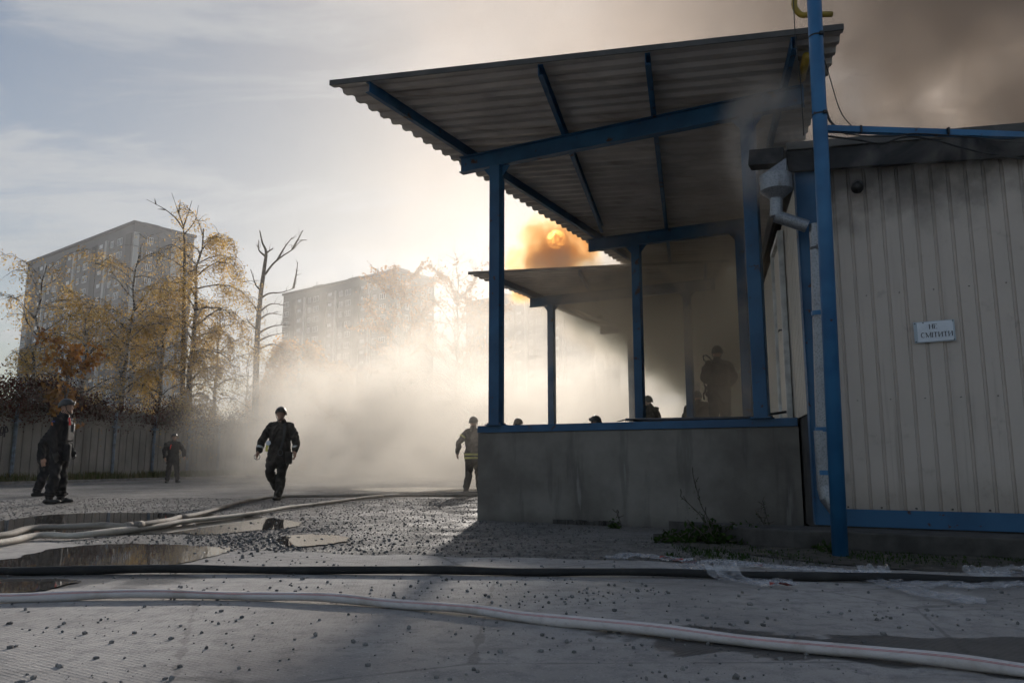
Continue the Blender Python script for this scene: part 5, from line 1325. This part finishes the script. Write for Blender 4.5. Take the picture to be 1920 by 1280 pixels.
# grey brown plume rolling up from the roof
def d_plume(nt):
    p = geo_pos(nt); x, y, z = sep(nt, p)
    n1 = noise(nt, mapping(nt, p, (1, 1, 0.8)), 0.20, 2, 0.5, 0.5); n2 = noise(nt, p, 0.62, 4, 0.6, 0.8)
    n = n1*0.55 + n2*0.5
    w = x - 1.2
    env = edge(y, 7.5, 30, 4.0)*edge(x, -6, 30, 3.0)*(1.0-z.ss(15.0, 19.0))
    core = w.ss(0.0, 9.0)*z.ss(3.5, 4.6)*n.ss(0.475, 0.575)
    thin = w.ss(-8.0, 3.0)*0.24*n.ss(0.40, 0.60)*z.ss(5.4, 7.2)
    return (core + thin)*env*0.48
SM3 = smoke_box('smoke', (-6, 7.5, 3.4), (30, 30, 19), d_plume, (0.64, 0.57, 0.51), 0.35, 'grey brown plume rolling up from the warehouse roof', 0.42, (0.06, 0.04, 0.03))

# puffs thrown up over the farther canopy, across the sun
def d_puff(nt):
    p = geo_pos(nt); x, y, z = sep(nt, p)
    n = noise(nt, p, 1.25, 4, 0.6, 0.7)
    ex = (x - 1.10 - (z-6.0)*0.35)/1.45; ey = (y-20.5)/2.5; ez = (z-6.25)/1.65
    r = (ex*ex + ey*ey + ez*ez)
    return ((1.0-r.ss(0.0, 1.0))*0.9 + n*9.0 - 4.7).max(0.0).min(1.0)*(1.0-r.ss(0.7, 1.0))*z.ss(4.95, 5.3)*2.2
SM4 = smoke_box('smoke', (-0.4, 17.7, 4.9), (4.0, 23.3, 8.0), d_puff, (0.60, 0.455, 0.29), 0.60, 'brown smoke puff above the farther canopy crossing the sun', 0.4, (0.85, 0.22, 0.01))
# thin even haze over the whole place
m, nt, out = newmat('haze_volume'); pv = nt.nodes.new('ShaderNodeVolumePrincipled')
pv.inputs['Color'].default_value = (0.93, 0.93, 0.94, 1); pv.inputs['Density'].default_value = 0.0004; pv.inputs['Anisotropy'].default_value = 0.55
nt.links.new(pv.outputs[0], out.inputs['Volume']); m.cycles.homogeneous_volume = True
mb = MB(); mb.box((0, 0, 0), (440, 360, 66)); hz = mb.build('haze', m); hz.location = (0, 130, 31); tag(hz, 'thin pale haze over the whole yard', 'haze', kind='stuff')

# wisps leaking from the eave between the roof and the canopy
def d_eave(nt):
    p = geo_pos(nt); x, y, z = sep(nt, p)
    n = noise(nt, mapping(nt, p, (1, 1, 0.7)), 1.5, 5, 0.66, 1.0)
    ex = (x - 2.75)/0.75; ey = (y-7.7)/1.1; ez = (z-4.0)/0.85
    a = 1.0 - (ex*ex + ey*ey + ez*ez).ss(0.2, 1.0)
    q = y - (6.72 - (x-2.9)*0.54)
    b = (1.0 - (q.abs()).ss(0.05, 0.35))*(1.0 - (z - 3.52 + (x-2.7)*0.11).abs().ss(0.05, 0.38))*0.9
    return (a + b)*n.ss(0.46, 0.66)*edge(x, 1.9, 5.6, 0.4)*edge(y, 5.2, 9.0, 0.3)*edge(z, 2.8, 4.95, 0.2)*1.7
SM5 = smoke_box('smoke', (1.9, 5.2, 2.8), (5.6, 9.0, 4.95), d_eave, (0.86, 0.78, 0.70), 0.2, 'thin smoke wisps leaking from the warehouse eave below the canopy', 0.5, (0.2, 0.1, 0.05))
